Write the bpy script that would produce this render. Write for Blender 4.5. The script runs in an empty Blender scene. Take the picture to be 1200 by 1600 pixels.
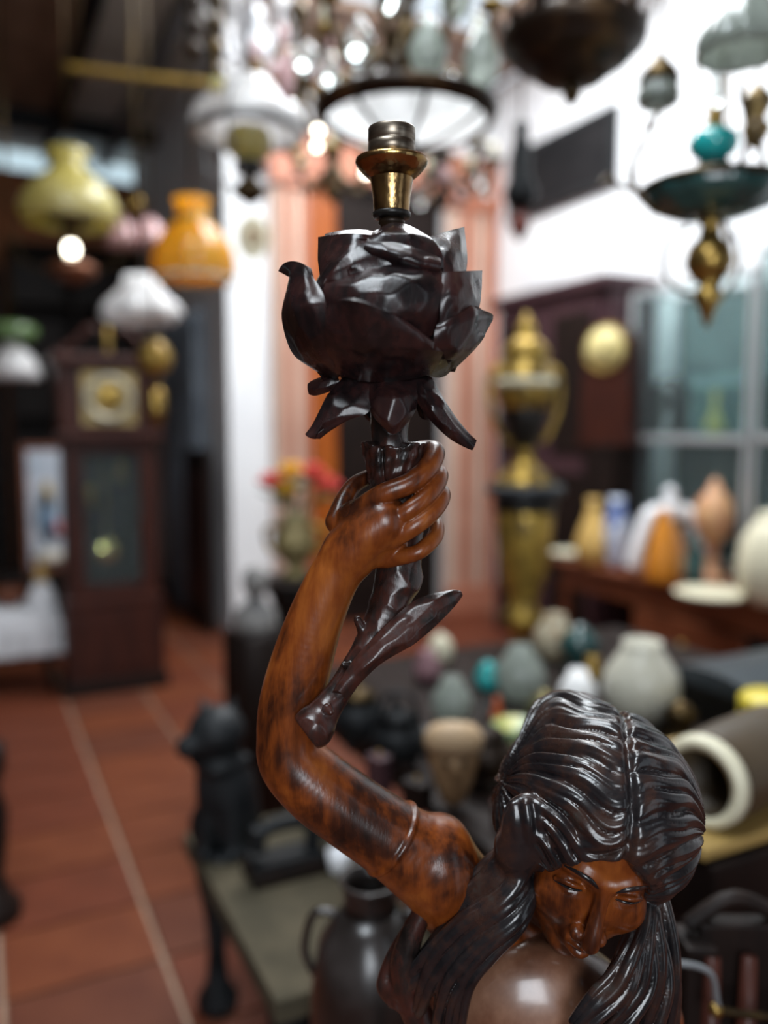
import bpy, bmesh, math, random
import numpy as np
from mathutils import Vector, Matrix
random.seed(7)
SC = bpy.context.scene
COL = SC.collection

# ------------------------------------------------------------------ camera, world, light, exposure
YAW = math.radians(26.7)          # the camera looks 26.7 degrees to the right of the room's long axis
PITCH = math.radians(-5.7)
EYE = 1.5
FPX = 1300.0                      # focal length in pixels of the 1200x1600 frame
D0 = 0.72                         # distance of the figure lamp
S = D0 / FPX                      # metres per pixel at the figure lamp
cam_d = bpy.data.cameras.new('camera'); cam = bpy.data.objects.new('camera', cam_d); COL.objects.link(cam)
cam_d.sensor_fit = 'VERTICAL'; cam_d.sensor_height = 36.0; cam_d.lens = 36.0 * FPX / 1600.0
cam.location = (0, 0, EYE); cam.rotation_euler = (math.pi / 2 + PITCH, 0, -YAW)
cam_d.clip_start = 0.01
cam_d.dof.use_dof = True; cam_d.dof.focus_distance = 0.70
cam_d.dof.aperture_fstop = cam_d.lens / 19.0
SC.camera = cam
SC.view_settings.view_transform = 'Standard'; SC.view_settings.look = 'None'
SC.view_settings.gamma = 1.0; SC.view_settings.use_curve_mapping = False
SC.view_settings.exposure = -0.15

w = bpy.data.worlds.new('overcast_sky'); SC.world = w; w.use_nodes = True
w.node_tree.nodes['Background'].inputs[0].default_value = (0.80, 0.90, 1.0, 1)
w.node_tree.nodes['Background'].inputs[1].default_value = 1.2

def area_light(name, loc, rot, sx, sy, power, col):
    l = bpy.data.lights.new(name, 'AREA'); l.shape = 'RECTANGLE'; l.size = sx; l.size_y = sy
    l.energy = power; l.color = col
    o = bpy.data.objects.new(name, l); COL.objects.link(o); o.location = loc; o.rotation_euler = rot
    return o
# daylight through unseen roof openings; the middle one is added
area_light('skylight_daylight_offscreen', (2.3, 3.7, 4.30), (0, 0, 0), 1.5, 2.6, 250, (0.95, 0.98, 1.0))
area_light('front_skylight_daylight_offscreen', (-0.7, 0.2, 4.30), (0, 0, 0), 1.2, 1.2, 95, (0.86, 0.94, 1.0))
area_light('middle_added_light_offscreen', (1.0, 1.65, 4.30), (0, 0, 0), 0.9, 1.0, 75, (0.90, 0.96, 1.0))  # added overhead light to brighten the glass bowl and the hair
area_light('shop_window_daylight_offscreen', (-0.95, -2.25, 2.0), (math.pi / 2, 0, 0), 1.2, 1.5, 78, (0.88, 0.94, 1.0))


# ------------------------------------------------------------------ pixel <-> world helpers
RIGHT = np.array([math.cos(YAW), -math.sin(YAW), 0.0])
FWD = np.array([math.sin(YAW), math.cos(YAW), 0.0])
UP = np.array([0, 0, 1.0])
CAMP = np.array([0, 0, EYE])
def ray(px, py):
    x = (px - 600) / FPX; y = (800 - py) / FPX
    f = math.cos(PITCH) - y * math.sin(PITCH); u = math.sin(PITCH) + y * math.cos(PITCH)
    return np.array([x / f, u / f])          # right and up per unit of level forward distance
def P(px, py, d):
    r = ray(px, py)
    return Vector(CAMP + d * FWD + d * r[0] * RIGHT + d * r[1] * UP)
def zat(py, d): return EYE + d * ray(600, py)[1]
def floor_at(px, py, z=0.0):
    r = ray(px, py); d = (z - EYE) / r[1]
    return P(px, py, d), d
def ppm(d): return d / FPX                    # metres per pixel at distance d

# ------------------------------------------------------------------ materials
MATS = {}
def mat(name, col, rough=0.5, metal=0.0, col2=None, scale=6.0, detail=4, bump=0.0, bscale=40, coat=0.0,
        trans=0.0, stretch=None, ramp=(0.35, 0.65), spec=0.5, emit=None, estr=0.0, sss=0.0, ior=1.45, dist=0.0):
    if name in MATS: return MATS[name]
    m = bpy.data.materials.new(name); m.use_nodes = True; nt = m.node_tree; b = nt.nodes['Principled BSDF']
    b.inputs['Base Color'].default_value = (*col, 1); b.inputs['Roughness'].default_value = rough
    b.inputs['Metallic'].default_value = metal; b.inputs['Coat Weight'].default_value = coat
    b.inputs['Coat Roughness'].default_value = 0.15
    b.inputs['Specular IOR Level'].default_value = spec
    b.inputs['Transmission Weight'].default_value = trans; b.inputs['IOR'].default_value = ior
    if emit: b.inputs['Emission Color'].default_value = (*emit, 1); b.inputs['Emission Strength'].default_value = estr
    tc = nt.nodes.new('ShaderNodeTexCoord'); mp = nt.nodes.new('ShaderNodeMapping')
    nt.links.new(tc.outputs['Object'], mp.inputs[0])
    if stretch: mp.inputs['Scale'].default_value = stretch
    if col2:
        n = nt.nodes.new('ShaderNodeTexNoise'); n.inputs['Scale'].default_value = scale; n.inputs['Detail'].default_value = detail
        n.inputs['Distortion'].default_value = dist
        nt.links.new(mp.outputs[0], n.inputs['Vector'])
        r = nt.nodes.new('ShaderNodeValToRGB'); nt.links.new(n.outputs['Fac'], r.inputs[0])
        cols = [col] + (list(col2) if isinstance(col2[0], (tuple, list)) else [col2])
        el = r.color_ramp.elements; el[0].position = ramp[0]; el[0].color = (*cols[0], 1)
        el[1].position = ramp[1]; el[1].color = (*cols[-1], 1)
        for i, c in enumerate(cols[1:-1]):
            e = el.new(ramp[0] + (ramp[1] - ramp[0]) * (i + 1) / (len(cols) - 1)); e.color = (*c, 1)
        nt.links.new(r.outputs[0], b.inputs['Base Color'])
    if bump:
        n2 = nt.nodes.new('ShaderNodeTexNoise'); n2.inputs['Scale'].default_value = bscale; n2.inputs['Detail'].default_value = 5
        nt.links.new(mp.outputs[0], n2.inputs['Vector'])
        bp = nt.nodes.new('ShaderNodeBump'); bp.inputs['Strength'].default_value = bump; bp.inputs['Distance'].default_value = 0.01
        nt.links.new(n2.outputs['Fac'], bp.inputs['Height']); nt.links.new(bp.outputs[0], b.inputs['Normal'])
    MATS[name] = m; return m

# carved figure
def carved(name, cols, pos, scale, rough, coat, bump, stretch=(1, 1, 1), gscale=120, gmix=0.42, det=6):
    m = mat(name, cols[0], rough=rough, coat=coat)
    nt = m.node_tree; b = nt.nodes['Principled BSDF']
    mp = [n for n in nt.nodes if n.type == 'MAPPING'][0]
    n1 = nt.nodes.new('ShaderNodeTexNoise'); n1.inputs['Scale'].default_value = scale; n1.inputs['Detail'].default_value = det
    n1.inputs['Roughness'].default_value = 0.6; n1.inputs['Distortion'].default_value = 0.6
    nt.links.new(mp.outputs[0], n1.inputs['Vector'])
    mp2 = nt.nodes.new('ShaderNodeMapping'); mp2.inputs['Scale'].default_value = stretch
    mp2.inputs['Rotation'].default_value = (0, 0.35, 0)
    tc = [n for n in nt.nodes if n.type == 'TEX_COORD'][0]; nt.links.new(tc.outputs['Object'], mp2.inputs[0])
    n2 = nt.nodes.new('ShaderNodeTexNoise'); n2.inputs['Scale'].default_value = gscale; n2.inputs['Detail'].default_value = 5
    n2.inputs['Roughness'].default_value = 0.65
    nt.links.new(mp2.outputs[0], n2.inputs['Vector'])
    mx = nt.nodes.new('ShaderNodeMix'); mx.data_type = 'FLOAT'; mx.inputs[0].default_value = gmix
    nt.links.new(n1.outputs['Fac'], mx.inputs[2]); nt.links.new(n2.outputs['Fac'], mx.inputs[3])
    r = nt.nodes.new('ShaderNodeValToRGB'); nt.links.new(mx.outputs[0], r.inputs[0])
    el = r.color_ramp.elements
    el[0].position = pos[0]; el[0].color = (*cols[0], 1); el[1].position = pos[-1]; el[1].color = (*cols[-1], 1)
    for c, p_ in zip(cols[1:-1], pos[1:-1]):
        e = el.new(p_); e.color = (*c, 1)
    nt.links.new(r.outputs[0], b.inputs['Base Color'])
    rr = nt.nodes.new('ShaderNodeMapRange'); rr.inputs[3].default_value = rough * 0.65; rr.inputs[4].default_value = rough * 1.5
    nt.links.new(n1.outputs['Fac'], rr.inputs[0]); nt.links.new(rr.outputs[0], b.inputs['Roughness'])
    bp = nt.nodes.new('ShaderNodeBump'); bp.inputs['Strength'].default_value = bump; bp.inputs['Distance'].default_value = 0.002
    nt.links.new(n2.outputs['Fac'], bp.inputs['Height']); nt.links.new(bp.outputs[0], b.inputs['Normal'])
    return m
M_SKIN = carved('amber_stained_wood', [(0.006, 0.0025, 0.002), (0.038, 0.009, 0.003), (0.16, 0.036, 0.006), (0.34, 0.10, 0.016)],
                (0.35, 0.44, 0.54, 0.72), 11, 0.28, 0.12, 0.25, (1, 1, 0.14), 90, 0.30, 4)
M_CHEST = carved('worn_brown_wood', [(0.08, 0.030, 0.016), (0.16, 0.068, 0.038), (0.25, 0.125, 0.075)], (0.36, 0.5, 0.64), 6, 0.32, 0.7, 0.03, (1, 1, 0.6), 40)
M_HAIR = carved('blackened_hair_wood', [(0.004, 0.004, 0.005), (0.012, 0.010, 0.011), (0.032, 0.015, 0.011), (0.034, 0.038, 0.035)],
                (0.36, 0.48, 0.57, 0.70), 12, 0.24, 0.35, 0.1, (1, 1, 1), 60)
M_ROSE = carved('dark_rose_wood', [(0.003, 0.0025, 0.003), (0.010, 0.006, 0.0065), (0.027, 0.0095, 0.009), (0.042, 0.022, 0.017)],
                (0.36, 0.47, 0.57, 0.70), 16, 0.25, 0.12, 0.2, (1, 1, 0.3))
M_STEM = carved('dark_grey_brown_wood', [(0.004, 0.003, 0.003), (0.015, 0.010, 0.009), (0.045, 0.013, 0.009), (0.042, 0.036, 0.037)],
                (0.36, 0.46, 0.56, 0.68), 18, 0.26, 0.15, 0.2, (1, 1, 0.4))
M_BRASS_OLD = mat('aged_brass', (0.16, 0.09, 0.035), 0.24, 1.0, col2=[(0.34, 0.21, 0.09), (0.42, 0.27, 0.10)], scale=45, ramp=(0.35, 0.65), bump=0.1, bscale=120)
M_NICKEL = mat('tarnished_nickel', (0.16, 0.13, 0.10), 0.35, 1.0, col2=(0.34, 0.29, 0.23), scale=30, stretch=(1, 1, 6))
M_BLACK = mat('black_bakelite', (0.01, 0.009, 0.008), 0.35)
# the shop
M_BRASS = mat('brass', (0.42, 0.27, 0.07), 0.32, 0.9, col2=(0.25, 0.16, 0.05), scale=12)
M_DBRASS = mat('dark_brass', (0.10, 0.065, 0.025), 0.4, 0.85, col2=(0.03, 0.02, 0.012), scale=14)
M_BRONZE = mat('dark_bronze', (0.022, 0.013, 0.008), 0.42, 0.5, col2=(0.12, 0.065, 0.025), scale=10, ramp=(0.5, 0.75))
M_IRON = mat('black_iron', (0.006, 0.007, 0.008), 0.5, 0.2, spec=.3, col2=(0.018, 0.02, 0.022), scale=10)
M_OPAL = mat('opal_white_glass', (0.93, 0.94, 0.94), 0.25, coat=0.3)
_b = M_OPAL.node_tree.nodes['Principled BSDF']; _b.inputs['Subsurface Weight'].default_value = 1.0; _b.inputs['Subsurface Radius'].default_value = (1, 1, 1); _b.inputs['Subsurface Scale'].default_value = 0.06
M_OPAL2 = mat('cream_opal_glass', (0.62, 0.60, 0.50), 0.3, coat=0.3)
M_OLIVE = mat('olive_yellow_glass', (0.55, 0.47, 0.13), 0.25, coat=0.4, col2=(0.70, 0.66, 0.36), scale=3, trans=0.15)
M_AMBER = mat('amber_glass', (0.80, 0.42, 0.02), 0.22, coat=0.4, col2=(0.90, 0.62, 0.08), scale=4, trans=0.25)
M_PALEG = mat('pale_green_glass', (0.40, 0.44, 0.40), 0.15, coat=0.5, trans=0.35)
M_CLEAR = mat('clear_glass', (0.9, 0.95, 0.93), 0.08, trans=0.95)
M_TEAL = mat('turquoise_glass', (0.02, 0.42, 0.42), 0.15, coat=0.5)
M_DTEAL = mat('dark_teal_glass', (0.012, 0.045, 0.045), 0.2, coat=0.5, col2=(0.03, 0.08, 0.075), scale=8)
M_PANE = mat('window_glass', (0.75, 0.86, 0.86), 0.05, trans=0.97, ior=1.1)
M_MAHOG = mat('mahogany', (0.028, 0.009, 0.007), 0.4, spec=.3, col2=(0.055, 0.015, 0.009), scale=5, stretch=(6, 6, 0.6), coat=0.05)
M_DWOOD = mat('near_black_wood', (0.008, 0.0055, 0.005), 0.5, spec=.2, col2=(0.016, 0.009, 0.007), scale=6, stretch=(5, 5, 0.6))
M_PURP = mat('plum_brown_wood', (0.034, 0.015, 0.020), 0.5, spec=.3, col2=(0.075, 0.035, 0.04), scale=5, stretch=(5, 5, 0.6))
M_RWOOD = mat('red_brown_wood', (0.10, 0.026, 0.010), 0.4, col2=(0.17, 0.05, 0.02), scale=5, stretch=(5, 0.6, 5))
M_TWOOD = mat('tan_wood', (0.30, 0.19, 0.10), 0.5, col2=(0.20, 0.11, 0.05), scale=6)
M_OWOOD = mat('orange_varnished_wood', (0.38, 0.095, 0.010), 0.4, col2=(0.27, 0.06, 0.007), scale=4, stretch=(5, 5, 0.5))
M_YWOOD = mat('yellow_pine', (0.40, 0.27, 0.09), 0.5, col2=(0.32, 0.20, 0.06), scale=5)
M_PLASTER = mat('white_plaster', (0.80, 0.81, 0.82), 0.85, col2=(0.74, 0.75, 0.77), scale=2.5, bump=0.1, bscale=30)
M_SALMON = mat('salmon_painted_wood', (0.46, 0.18, 0.11), 0.5, col2=(0.40, 0.15, 0.09), scale=3)
M_SALMON2 = mat('pale_salmon_painted_wood', (0.60, 0.42, 0.33), 0.5, col2=(0.54, 0.36, 0.28), scale=3)
M_BRICK = mat('orange_brick', (0.30, 0.10, 0.035), 0.85, col2=(0.20, 0.075, 0.03), scale=5)
M_ROOF = mat('brown_roof_boards', (0.30, 0.19, 0.13), 0.6, col2=(0.20, 0.125, 0.085), scale=5)
M_SHEET = mat('grey_roof_sheet', (0.60, 0.61, 0.58), 0.35, col2=(0.42, 0.42, 0.38), scale=2)
M_STEEL = mat('grey_steel', (0.20, 0.21, 0.22), 0.45, 0.4)
M_ALU = mat('aluminium', (0.60, 0.62, 0.63), 0.35, 0.6)
M_GROUT = mat('grout', (0.36, 0.24, 0.17), 0.9, col2=(0.29, 0.19, 0.13), scale=12)
M_TILES = [mat('terracotta_%s' % n, tuple(q * .82 for q in c), 0.55, col2=tuple(q * .82 for q in c2), scale=7, bump=0.05, bscale=30, spec=.35) for n, c, c2 in
           (('orange', (0.194, 0.052, 0.019), (0.151, 0.037, 0.014)), ('red', (0.166, 0.040, 0.017), (0.130, 0.031, 0.013)),
            ('brown', (0.144, 0.042, 0.020), (0.112, 0.030, 0.015)))]
M_STONE = mat('grey_green_stone', (0.085, 0.07, 0.045), 0.85, spec=.2, col2=(0.05, 0.043, 0.028), scale=9, bump=0.15, bscale=25)
M_GREY = mat('grey_stone', (0.22, 0.21, 0.20), 0.7, col2=(0.07, 0.07, 0.072), scale=14)
M_WHITE = mat('white_porcelain', (0.80, 0.81, 0.84), 0.25, coat=0.4)
M_CLOTH = mat('white_cloth', (0.68, 0.69, 0.72), 0.9, col2=(0.52, 0.53, 0.55), scale=6)
M_BLUE = mat('blue_porcelain', (0.62, 0.68, 0.80), 0.25, col2=(0.04, 0.09, 0.30), scale=7, ramp=(0.48, 0.56), coat=0.4)
M_YEL = mat('mustard_ceramic', (0.62, 0.40, 0.12), 0.35, col2=(0.50, 0.32, 0.10), scale=5)
M_PEACH = mat('peach_ceramic', (0.45, 0.20, 0.11), 0.35, col2=(0.55, 0.33, 0.16), scale=9)
M_CREAM = mat('cream_glaze', (0.66, 0.62, 0.46), 0.4)
M_BROWNJ = mat('brown_stoneware', (0.065, 0.042, 0.020), 0.45, col2=(0.045, 0.03, 0.015), scale=7)
M_SLATE = mat('slate_blue_lacquer', (0.035, 0.043, 0.05), 0.4, col2=(0.025, 0.03, 0.036), scale=4)
M_YBOX = mat('yellow_enamel', (0.72, 0.58, 0.05), 0.35)
M_GOLD = mat('gold_leaf', (0.46, 0.30, 0.06), 0.35, 0.6, col2=(0.13, 0.085, 0.025), scale=16, ramp=(.45, .62))
M_RED = mat('red_petal', (0.62, 0.03, 0.025), 0.6, col2=(0.70, 0.12, 0.10), scale=20)
M_YELP = mat('yellow_petal', (0.80, 0.48, 0.03), 0.6, col2=(0.80, 0.35, 0.03), scale=20)
M_LEAF = mat('green_leaf', (0.02, 0.085, 0.02), 0.5, col2=(0.04, 0.13, 0.03), scale=15)
M_DIAL = mat('brass_dial', (0.42, 0.32, 0.14), 0.4, 0.4, col2=(0.30, 0.22, 0.09), scale=10)
M_YDIAL = mat('yellowed_dial', (0.62, 0.53, 0.24), 0.5, col2=(0.52, 0.43, 0.17), scale=5)
M_GLOW = mat('glowing_bead', (1, 0.95, 0.8), 0.4, emit=(1, 0.93, 0.76), estr=13)  # emissive; the chandelier beads stand in for specular glints
M_PINKG = mat('pink_glass', (0.55, 0.33, 0.33), 0.25, coat=0.4)
M_ORANGE = mat('orange_glaze', (0.60, 0.22, 0.02), 0.35)
M_CURTAIN = mat('grey_blue_cloth', (0.20, 0.23, 0.27), 0.85, col2=(0.13, 0.15, 0.18), scale=6)

def translucent(m, fac, col):
    nt = m.node_tree; b = nt.nodes['Principled BSDF']; out = nt.nodes['Material Output']
    t = nt.nodes.new('ShaderNodeBsdfTranslucent'); t.inputs[0].default_value = (*col, 1)
    mx = nt.nodes.new('ShaderNodeMixShader'); mx.inputs[0].default_value = fac
    nt.links.new(b.outputs[0], mx.inputs[1]); nt.links.new(t.outputs[0], mx.inputs[2]); nt.links.new(mx.outputs[0], out.inputs['Surface'])
for m_, f_, c_ in ((M_OLIVE, .35, (.75, .65, .2)), (M_AMBER, .5, (1.0, .62, .06)), (M_PALEG, .3, (.62, .68, .62))): translucent(m_, f_, c_)

# ------------------------------------------------------------------ mesh helpers
def finish(name, me, m, parent=None, smooth=True, loc=None):
    o = bpy.data.objects.new(name, me); COL.objects.link(o)
    if m is not None:
        me.materials.clear(); me.materials.append(m)
    if smooth:
        me.polygons.foreach_set('use_smooth', [True] * len(me.polygons))
    if parent is not None: o.parent = parent
    if loc is not None: o.location = loc
    return o
def arrays_to_mesh(name, V, F):
    me = bpy.data.meshes.new(name)
    V = np.asarray(V, np.float32); F = np.asarray(F, np.int32)
    n, k = F.shape
    me.vertices.add(len(V)); me.vertices.foreach_set('co', V.ravel())
    me.loops.add(n * k); me.loops.foreach_set('vertex_index', F.ravel())
    me.polygons.add(n); me.polygons.foreach_set('loop_start', np.arange(0, n * k, k, dtype=np.int32))
    me.update(calc_edges=True); me.validate(); return me
def empty(name, loc, rz=0.0):
    o = bpy.data.objects.new(name, None); COL.objects.link(o); o.location = loc; o.rotation_euler = (0, 0, rz)
    o.empty_display_size = 0.05; return o
def tag(o, label=None, cat=None, group=None, kind=None):
    if label: o['label'] = label
    if cat: o['category'] = cat
    if group: o['group'] = group
    if kind: o['kind'] = kind
    return o
def bm_obj(name, bm, m, parent=None, smooth=False, loc=None, rot=None):
    me = bpy.data.meshes.new(name); bmesh.ops.recalc_face_normals(bm, faces=bm.faces[:]); bm.to_mesh(me); bm.free()
    o = finish(name, me, m, parent, smooth, loc)
    if rot is not None: o.rotation_euler = rot
    return o
def add_box(bm, lo, hi, bev=0.0):
    lo = Vector(lo); hi = Vector(hi); c = (lo + hi) / 2; s = hi - lo
    r = bmesh.ops.create_cube(bm, size=1.0, matrix=Matrix.Translation(c) @ Matrix.Diagonal((s.x, s.y, s.z, 1)))
    if bev > 0:
        es = list({e for v in r['verts'] for e in v.link_edges})
        bmesh.ops.bevel(bm, geom=es, offset=min(bev, 0.45 * min(s)), segments=2, affect='EDGES', profile=0.6)
def box(name, lo, hi, m, parent=None, bev=0.004, loc=None, rot=None):
    bm = bmesh.new(); add_box(bm, lo, hi, bev); return bm_obj(name, bm, m, parent, False, loc, rot)
RINGS = ('rim_band', 'bowl_rim', 'dish_rim', 'rim', 'fitter_ring', 'bezel', 'belt', 'black_band')
def lathe(name, prof, m, parent=None, n=28, loc=None, flute=0, fa=0.0, rot=None, wave=0, wa=0.0):
    """prof: list of (r, z); closed solid of revolution; flute = ribs of relative depth fa; wave = scalloped last ring"""
    if name in RINGS and prof[0] != prof[-1]: prof = list(prof) + [prof[0]]
    V = []; F = []
    for k, (r, z) in enumerate(prof):
        for i in range(n):
            a = 2 * math.pi * i / n
            rr = r * (1 + (fa * math.cos(flute * a) if flute else 0))
            V.append((rr * math.cos(a), rr * math.sin(a), z + (wa * math.cos(wave * a) if wave and k in (0, len(prof) - 1) else 0)))
    for k in range(len(prof) - 1):
        for i in range(n):
            j = (i + 1) % n
            F.append((k * n + i, k * n + j, (k + 1) * n + j, (k + 1) * n + i))
    bm = bmesh.new(); vs = [bm.verts.new(v) for v in V]
    for f in F:
        try: bm.faces.new([vs[q] for q in f])
        except ValueError: pass
    if abs(prof[0][0]) > 1e-6 and prof[0] != prof[-1]:
        bm.faces.new(vs[:n][::-1])
    if abs(prof[-1][0]) > 1e-6 and prof[0] != prof[-1]:
        bm.faces.new(vs[-n:])
    bmesh.ops.remove_doubles(bm, verts=bm.verts[:], dist=1e-6)
    return bm_obj(name, bm, m, parent, True, loc, rot)
def shell(prof, t):
    """outer profile -> thin-walled closed profile (open vessel or lampshade)"""
    return prof + [(max(r - t, 0.0005), z) for r, z in prof[::-1]] + [prof[0]]
def smooth_path(pts, n=8):
    pts = [np.array(p, float) for p in pts]
    if len(pts) < 3: return pts
    out = []
    for i in range(len(pts) - 1):
        p0 = pts[max(i - 1, 0)]; p1 = pts[i]; p2 = pts[i + 1]; p3 = pts[min(i + 2, len(pts) - 1)]
        for k in range(n):
            t = k / n
            out.append(0.5 * ((2 * p1) + (-p0 + p2) * t + (2 * p0 - 5 * p1 + 4 * p2 - p3) * t * t + (-p0 + 3 * p1 - 3 * p2 + p3) * t ** 3))
    out.append(pts[-1]); return out
def tube(name, pts, r, m, parent=None, n=10, sm=6, loc=None):
    """pts: (x,y,z) or (x,y,z,r)"""
    pp = [tuple(p) + ((r,) if len(p) == 3 else ()) for p in pts]
    path = smooth_path(pp, sm)
    V = []; F = []; prev = None
    for i, p in enumerate(path):
        a = path[max(i - 1, 0)][:3]; b = path[min(i + 1, len(path) - 1)][:3]
        t = Vector(b - a).normalized()
        ref = prev if prev is not None else (Vector((0, 0, 1)) if abs(t.z) < 0.9 else Vector((1, 0, 0)))
        u = (ref - t * ref.dot(t)).normalized(); prev = u; v = t.cross(u)
        for k in range(n):
            an = 2 * math.pi * k / n
            q = Vector(p[:3]) + (u * math.cos(an) + v * math.sin(an)) * p[3]; V.append(q)
    bm = bmesh.new(); vs = [bm.verts.new(v) for v in V]
    for i in range(len(path) - 1):
        for k in range(n):
            j = (k + 1) % n
            bm.faces.new((vs[i * n + k], vs[i * n + j], vs[(i + 1) * n + j], vs[(i + 1) * n + k]))
    bm.faces.new(vs[:n][::-1]); bm.faces.new(vs[-n:])
    return bm_obj(name, bm, m, parent, True, loc)
def struct(o): o['kind'] = 'structure'; return o

# ------------------------------------------------------------------ the setting
YB, YF, ZC, XL, YN = 5.8, 9.0, 4.2, -2.5, -2.2
XR = YB * math.tan(math.atan(165 / FPX) + YAW); XE = YB * math.tan(math.atan(-240 / FPX) + YAW)
struct(box('floor', (XL - .2, YN, -0.12), (XR + .2, YF + .2, -0.012), M_GROUT, bev=0))
fl = bpy.data.objects['floor']
g0, _ = floor_at(110, 1110)
TX, TY = 0.42, 0.32
x0 = g0.x - 3 * TX; y0 = 1.0
tile_me = []
for k, tm in enumerate(M_TILES):
    bm = bmesh.new(); add_box(bm, (0.008, 0.008, -0.013), (TX - 0.008, TY - 0.008, 0.0), 0.003)
    me = bpy.data.meshes.new('tile'); bm.to_mesh(me); bm.free(); me.materials.append(tm); tile_me.append(me)
for i in range(9):
    for j in range(24):
        o = bpy.data.objects.new('tile', random.choice(tile_me)); COL.objects.link(o)
        o.location = (x0 + i * TX, y0 + j * TY, random.uniform(-0.001, 0.0)); o.parent = fl
bm = bmesh.new()                          # the tiles out of view, joined
for i in range(-5, 16):
    for j in range(-9, 25):
        xa, ya = x0 + i * TX, y0 + j * TY
        if (0 <= i < 9 and 0 <= j < 24) or xa < XL - .1 or xa + TX > XR + .15 or ya < YN: continue
        add_box(bm, (xa + .008, ya + .008, -.013), (xa + TX - .008, ya + TY - .008, 0))
tag(bm_obj('tile_field', bm, M_TILES[1], fl), kind='stuff')
struct(box('wall_right', (XR, YN, 0), (XR + .15, YF, ZC), M_PLASTER, bev=0))
M_DARKWALL = mat('unseen_dark_wall', (0.05, 0.032, 0.024), 0.6, col2=(0.03, 0.02, 0.015), scale=3)  # unseen walls coloured dark to keep reflections on the figure low
struct(box('wall_left', (XL - .15, YN, 0), (XL, YF, ZC), M_DARKWALL, bev=0))
# shop front behind the camera: a wall with a display window and a door opening
bm = bmesh.new()
for lo_, hi_ in (((XL, 0), (-1.8, ZC)), ((-1.8, 0), (-.1, .95)), ((-1.8, 3.05), (-.1, ZC)), ((-.1, 0), (1.4, ZC)), ((1.4, 3.0), (2.4, ZC)), ((2.4, 0), (XR, ZC))):
    add_box(bm, (lo_[0], YN - .12, lo_[1]), (hi_[0], YN, hi_[1]))
struct(bm_obj('wall_front', bm, M_DARKWALL))
# back wall with a tall doorway
def px_on_back(px):                      # room x where the back wall shows at this pixel column
    a = math.atan((px - 600) / FPX) + YAW
    return YB * math.tan(a)
dx0, dx1 = px_on_back(482), px_on_back(692)
bm = bmesh.new()
add_box(bm, (XE, YB, 0), (dx0, YB + .12, ZC)); add_box(bm, (dx1, YB, 0), (XR, YB + .12, ZC)); add_box(bm, (dx0, YB, 3.3), (dx1, YB + .12, ZC))
struct(bm_obj('wall_back', bm, M_PLASTER))
struct(box('wall_side', (XE, YB + .12, 0), (XE + .1, YF, ZC), M_PLASTER, bev=0))
box_far = struct(box('wall_far', (XL, YF, 0), (XR, YF + .15, 3.97), M_BRICK, bev=0))
# ceiling of boards with sheet panels and glazed openings
ceil = struct(box('ceiling', (XL, 5.2, ZC + .02), (XR, YF + .2, ZC + .08), M_ROOF, bev=0))
bm = bmesh.new()
add_box(bm, (XL, 1.1, ZC + .02), (.5, 5.2, ZC + .08)); add_box(bm, (.5, 2.2, ZC + .02), (1.5, 5.2, ZC + .08)); add_box(bm, (1.5, 1.1, ZC + .02), (XR, 2.4, ZC + .08)); add_box(bm, (3.3, 2.4, ZC + .02), (XR, 5.2, ZC + .08))
add_box(bm, (0.2, YN, ZC + .02), (XR, 1.1, ZC + .08)); add_box(bm, (XL, YN, ZC + .02), (-1.6, 1.1, ZC + .08)); add_box(bm, (-1.6, YN, ZC + .02), (0.2, -.7, ZC + .08))
bm_obj('ceiling_lining', bm, M_ROOF, ceil)
for k in range(5): box('glazing_bar', (.5, 1.2 + k * .215, ZC + .02), (1.5, 1.23 + k * .215, ZC + .06), M_STEEL, ceil, .003)  # bars across the opening added for the middle light
k = 0
xx = XL
while xx < XE - 0.85:
    box('board', (xx + .006, 5.0, ZC), (xx + .216, YF, ZC + .02), M_ROOF, ceil, 0.003); xx += .222
box('roof_sheet', (XE - .79, 5.0, ZC - .005), (XE - .35, YF, ZC + .02), M_SHEET, ceil, 0.003)
box('roof_sheet', (XE - .31, 5.0, ZC - .005), (XE, YF, ZC + .02), M_SHEET, ceil, 0.003)
for bx_ in (XE - .85, XE - .33):
    struct(box('trim_1' if bx_ < XE - .5 else 'trim_2', (bx_ - .04, 5.0, ZC - .13), (bx_ + .04, YF, ZC), M_IRON if bx_ < XE - .5 else M_STEEL, bev=.004))
struct(box('trim_3', (XL, 7.9, ZC - .16), (XE, 7.98, ZC), M_IRON, bev=.004))
# clerestory glazing between the far wall and the roof
wn = struct(box('window_1', (XL, YF + .05, 3.97), (XE, YF + .10, 4.0), M_STEEL, bev=.002))
xx = XL
while xx < XE - 0.1:
    box('pane', (xx + .02, YF + .07, 4.0), (xx + .72, YF + .076, ZC + .02), M_PANE, wn, 0)
    box('mullion', (xx - .02, YF + .05, 4.0), (xx + .02, YF + .10, ZC + .02), M_STEEL, wn, .002); xx += .74
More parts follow.
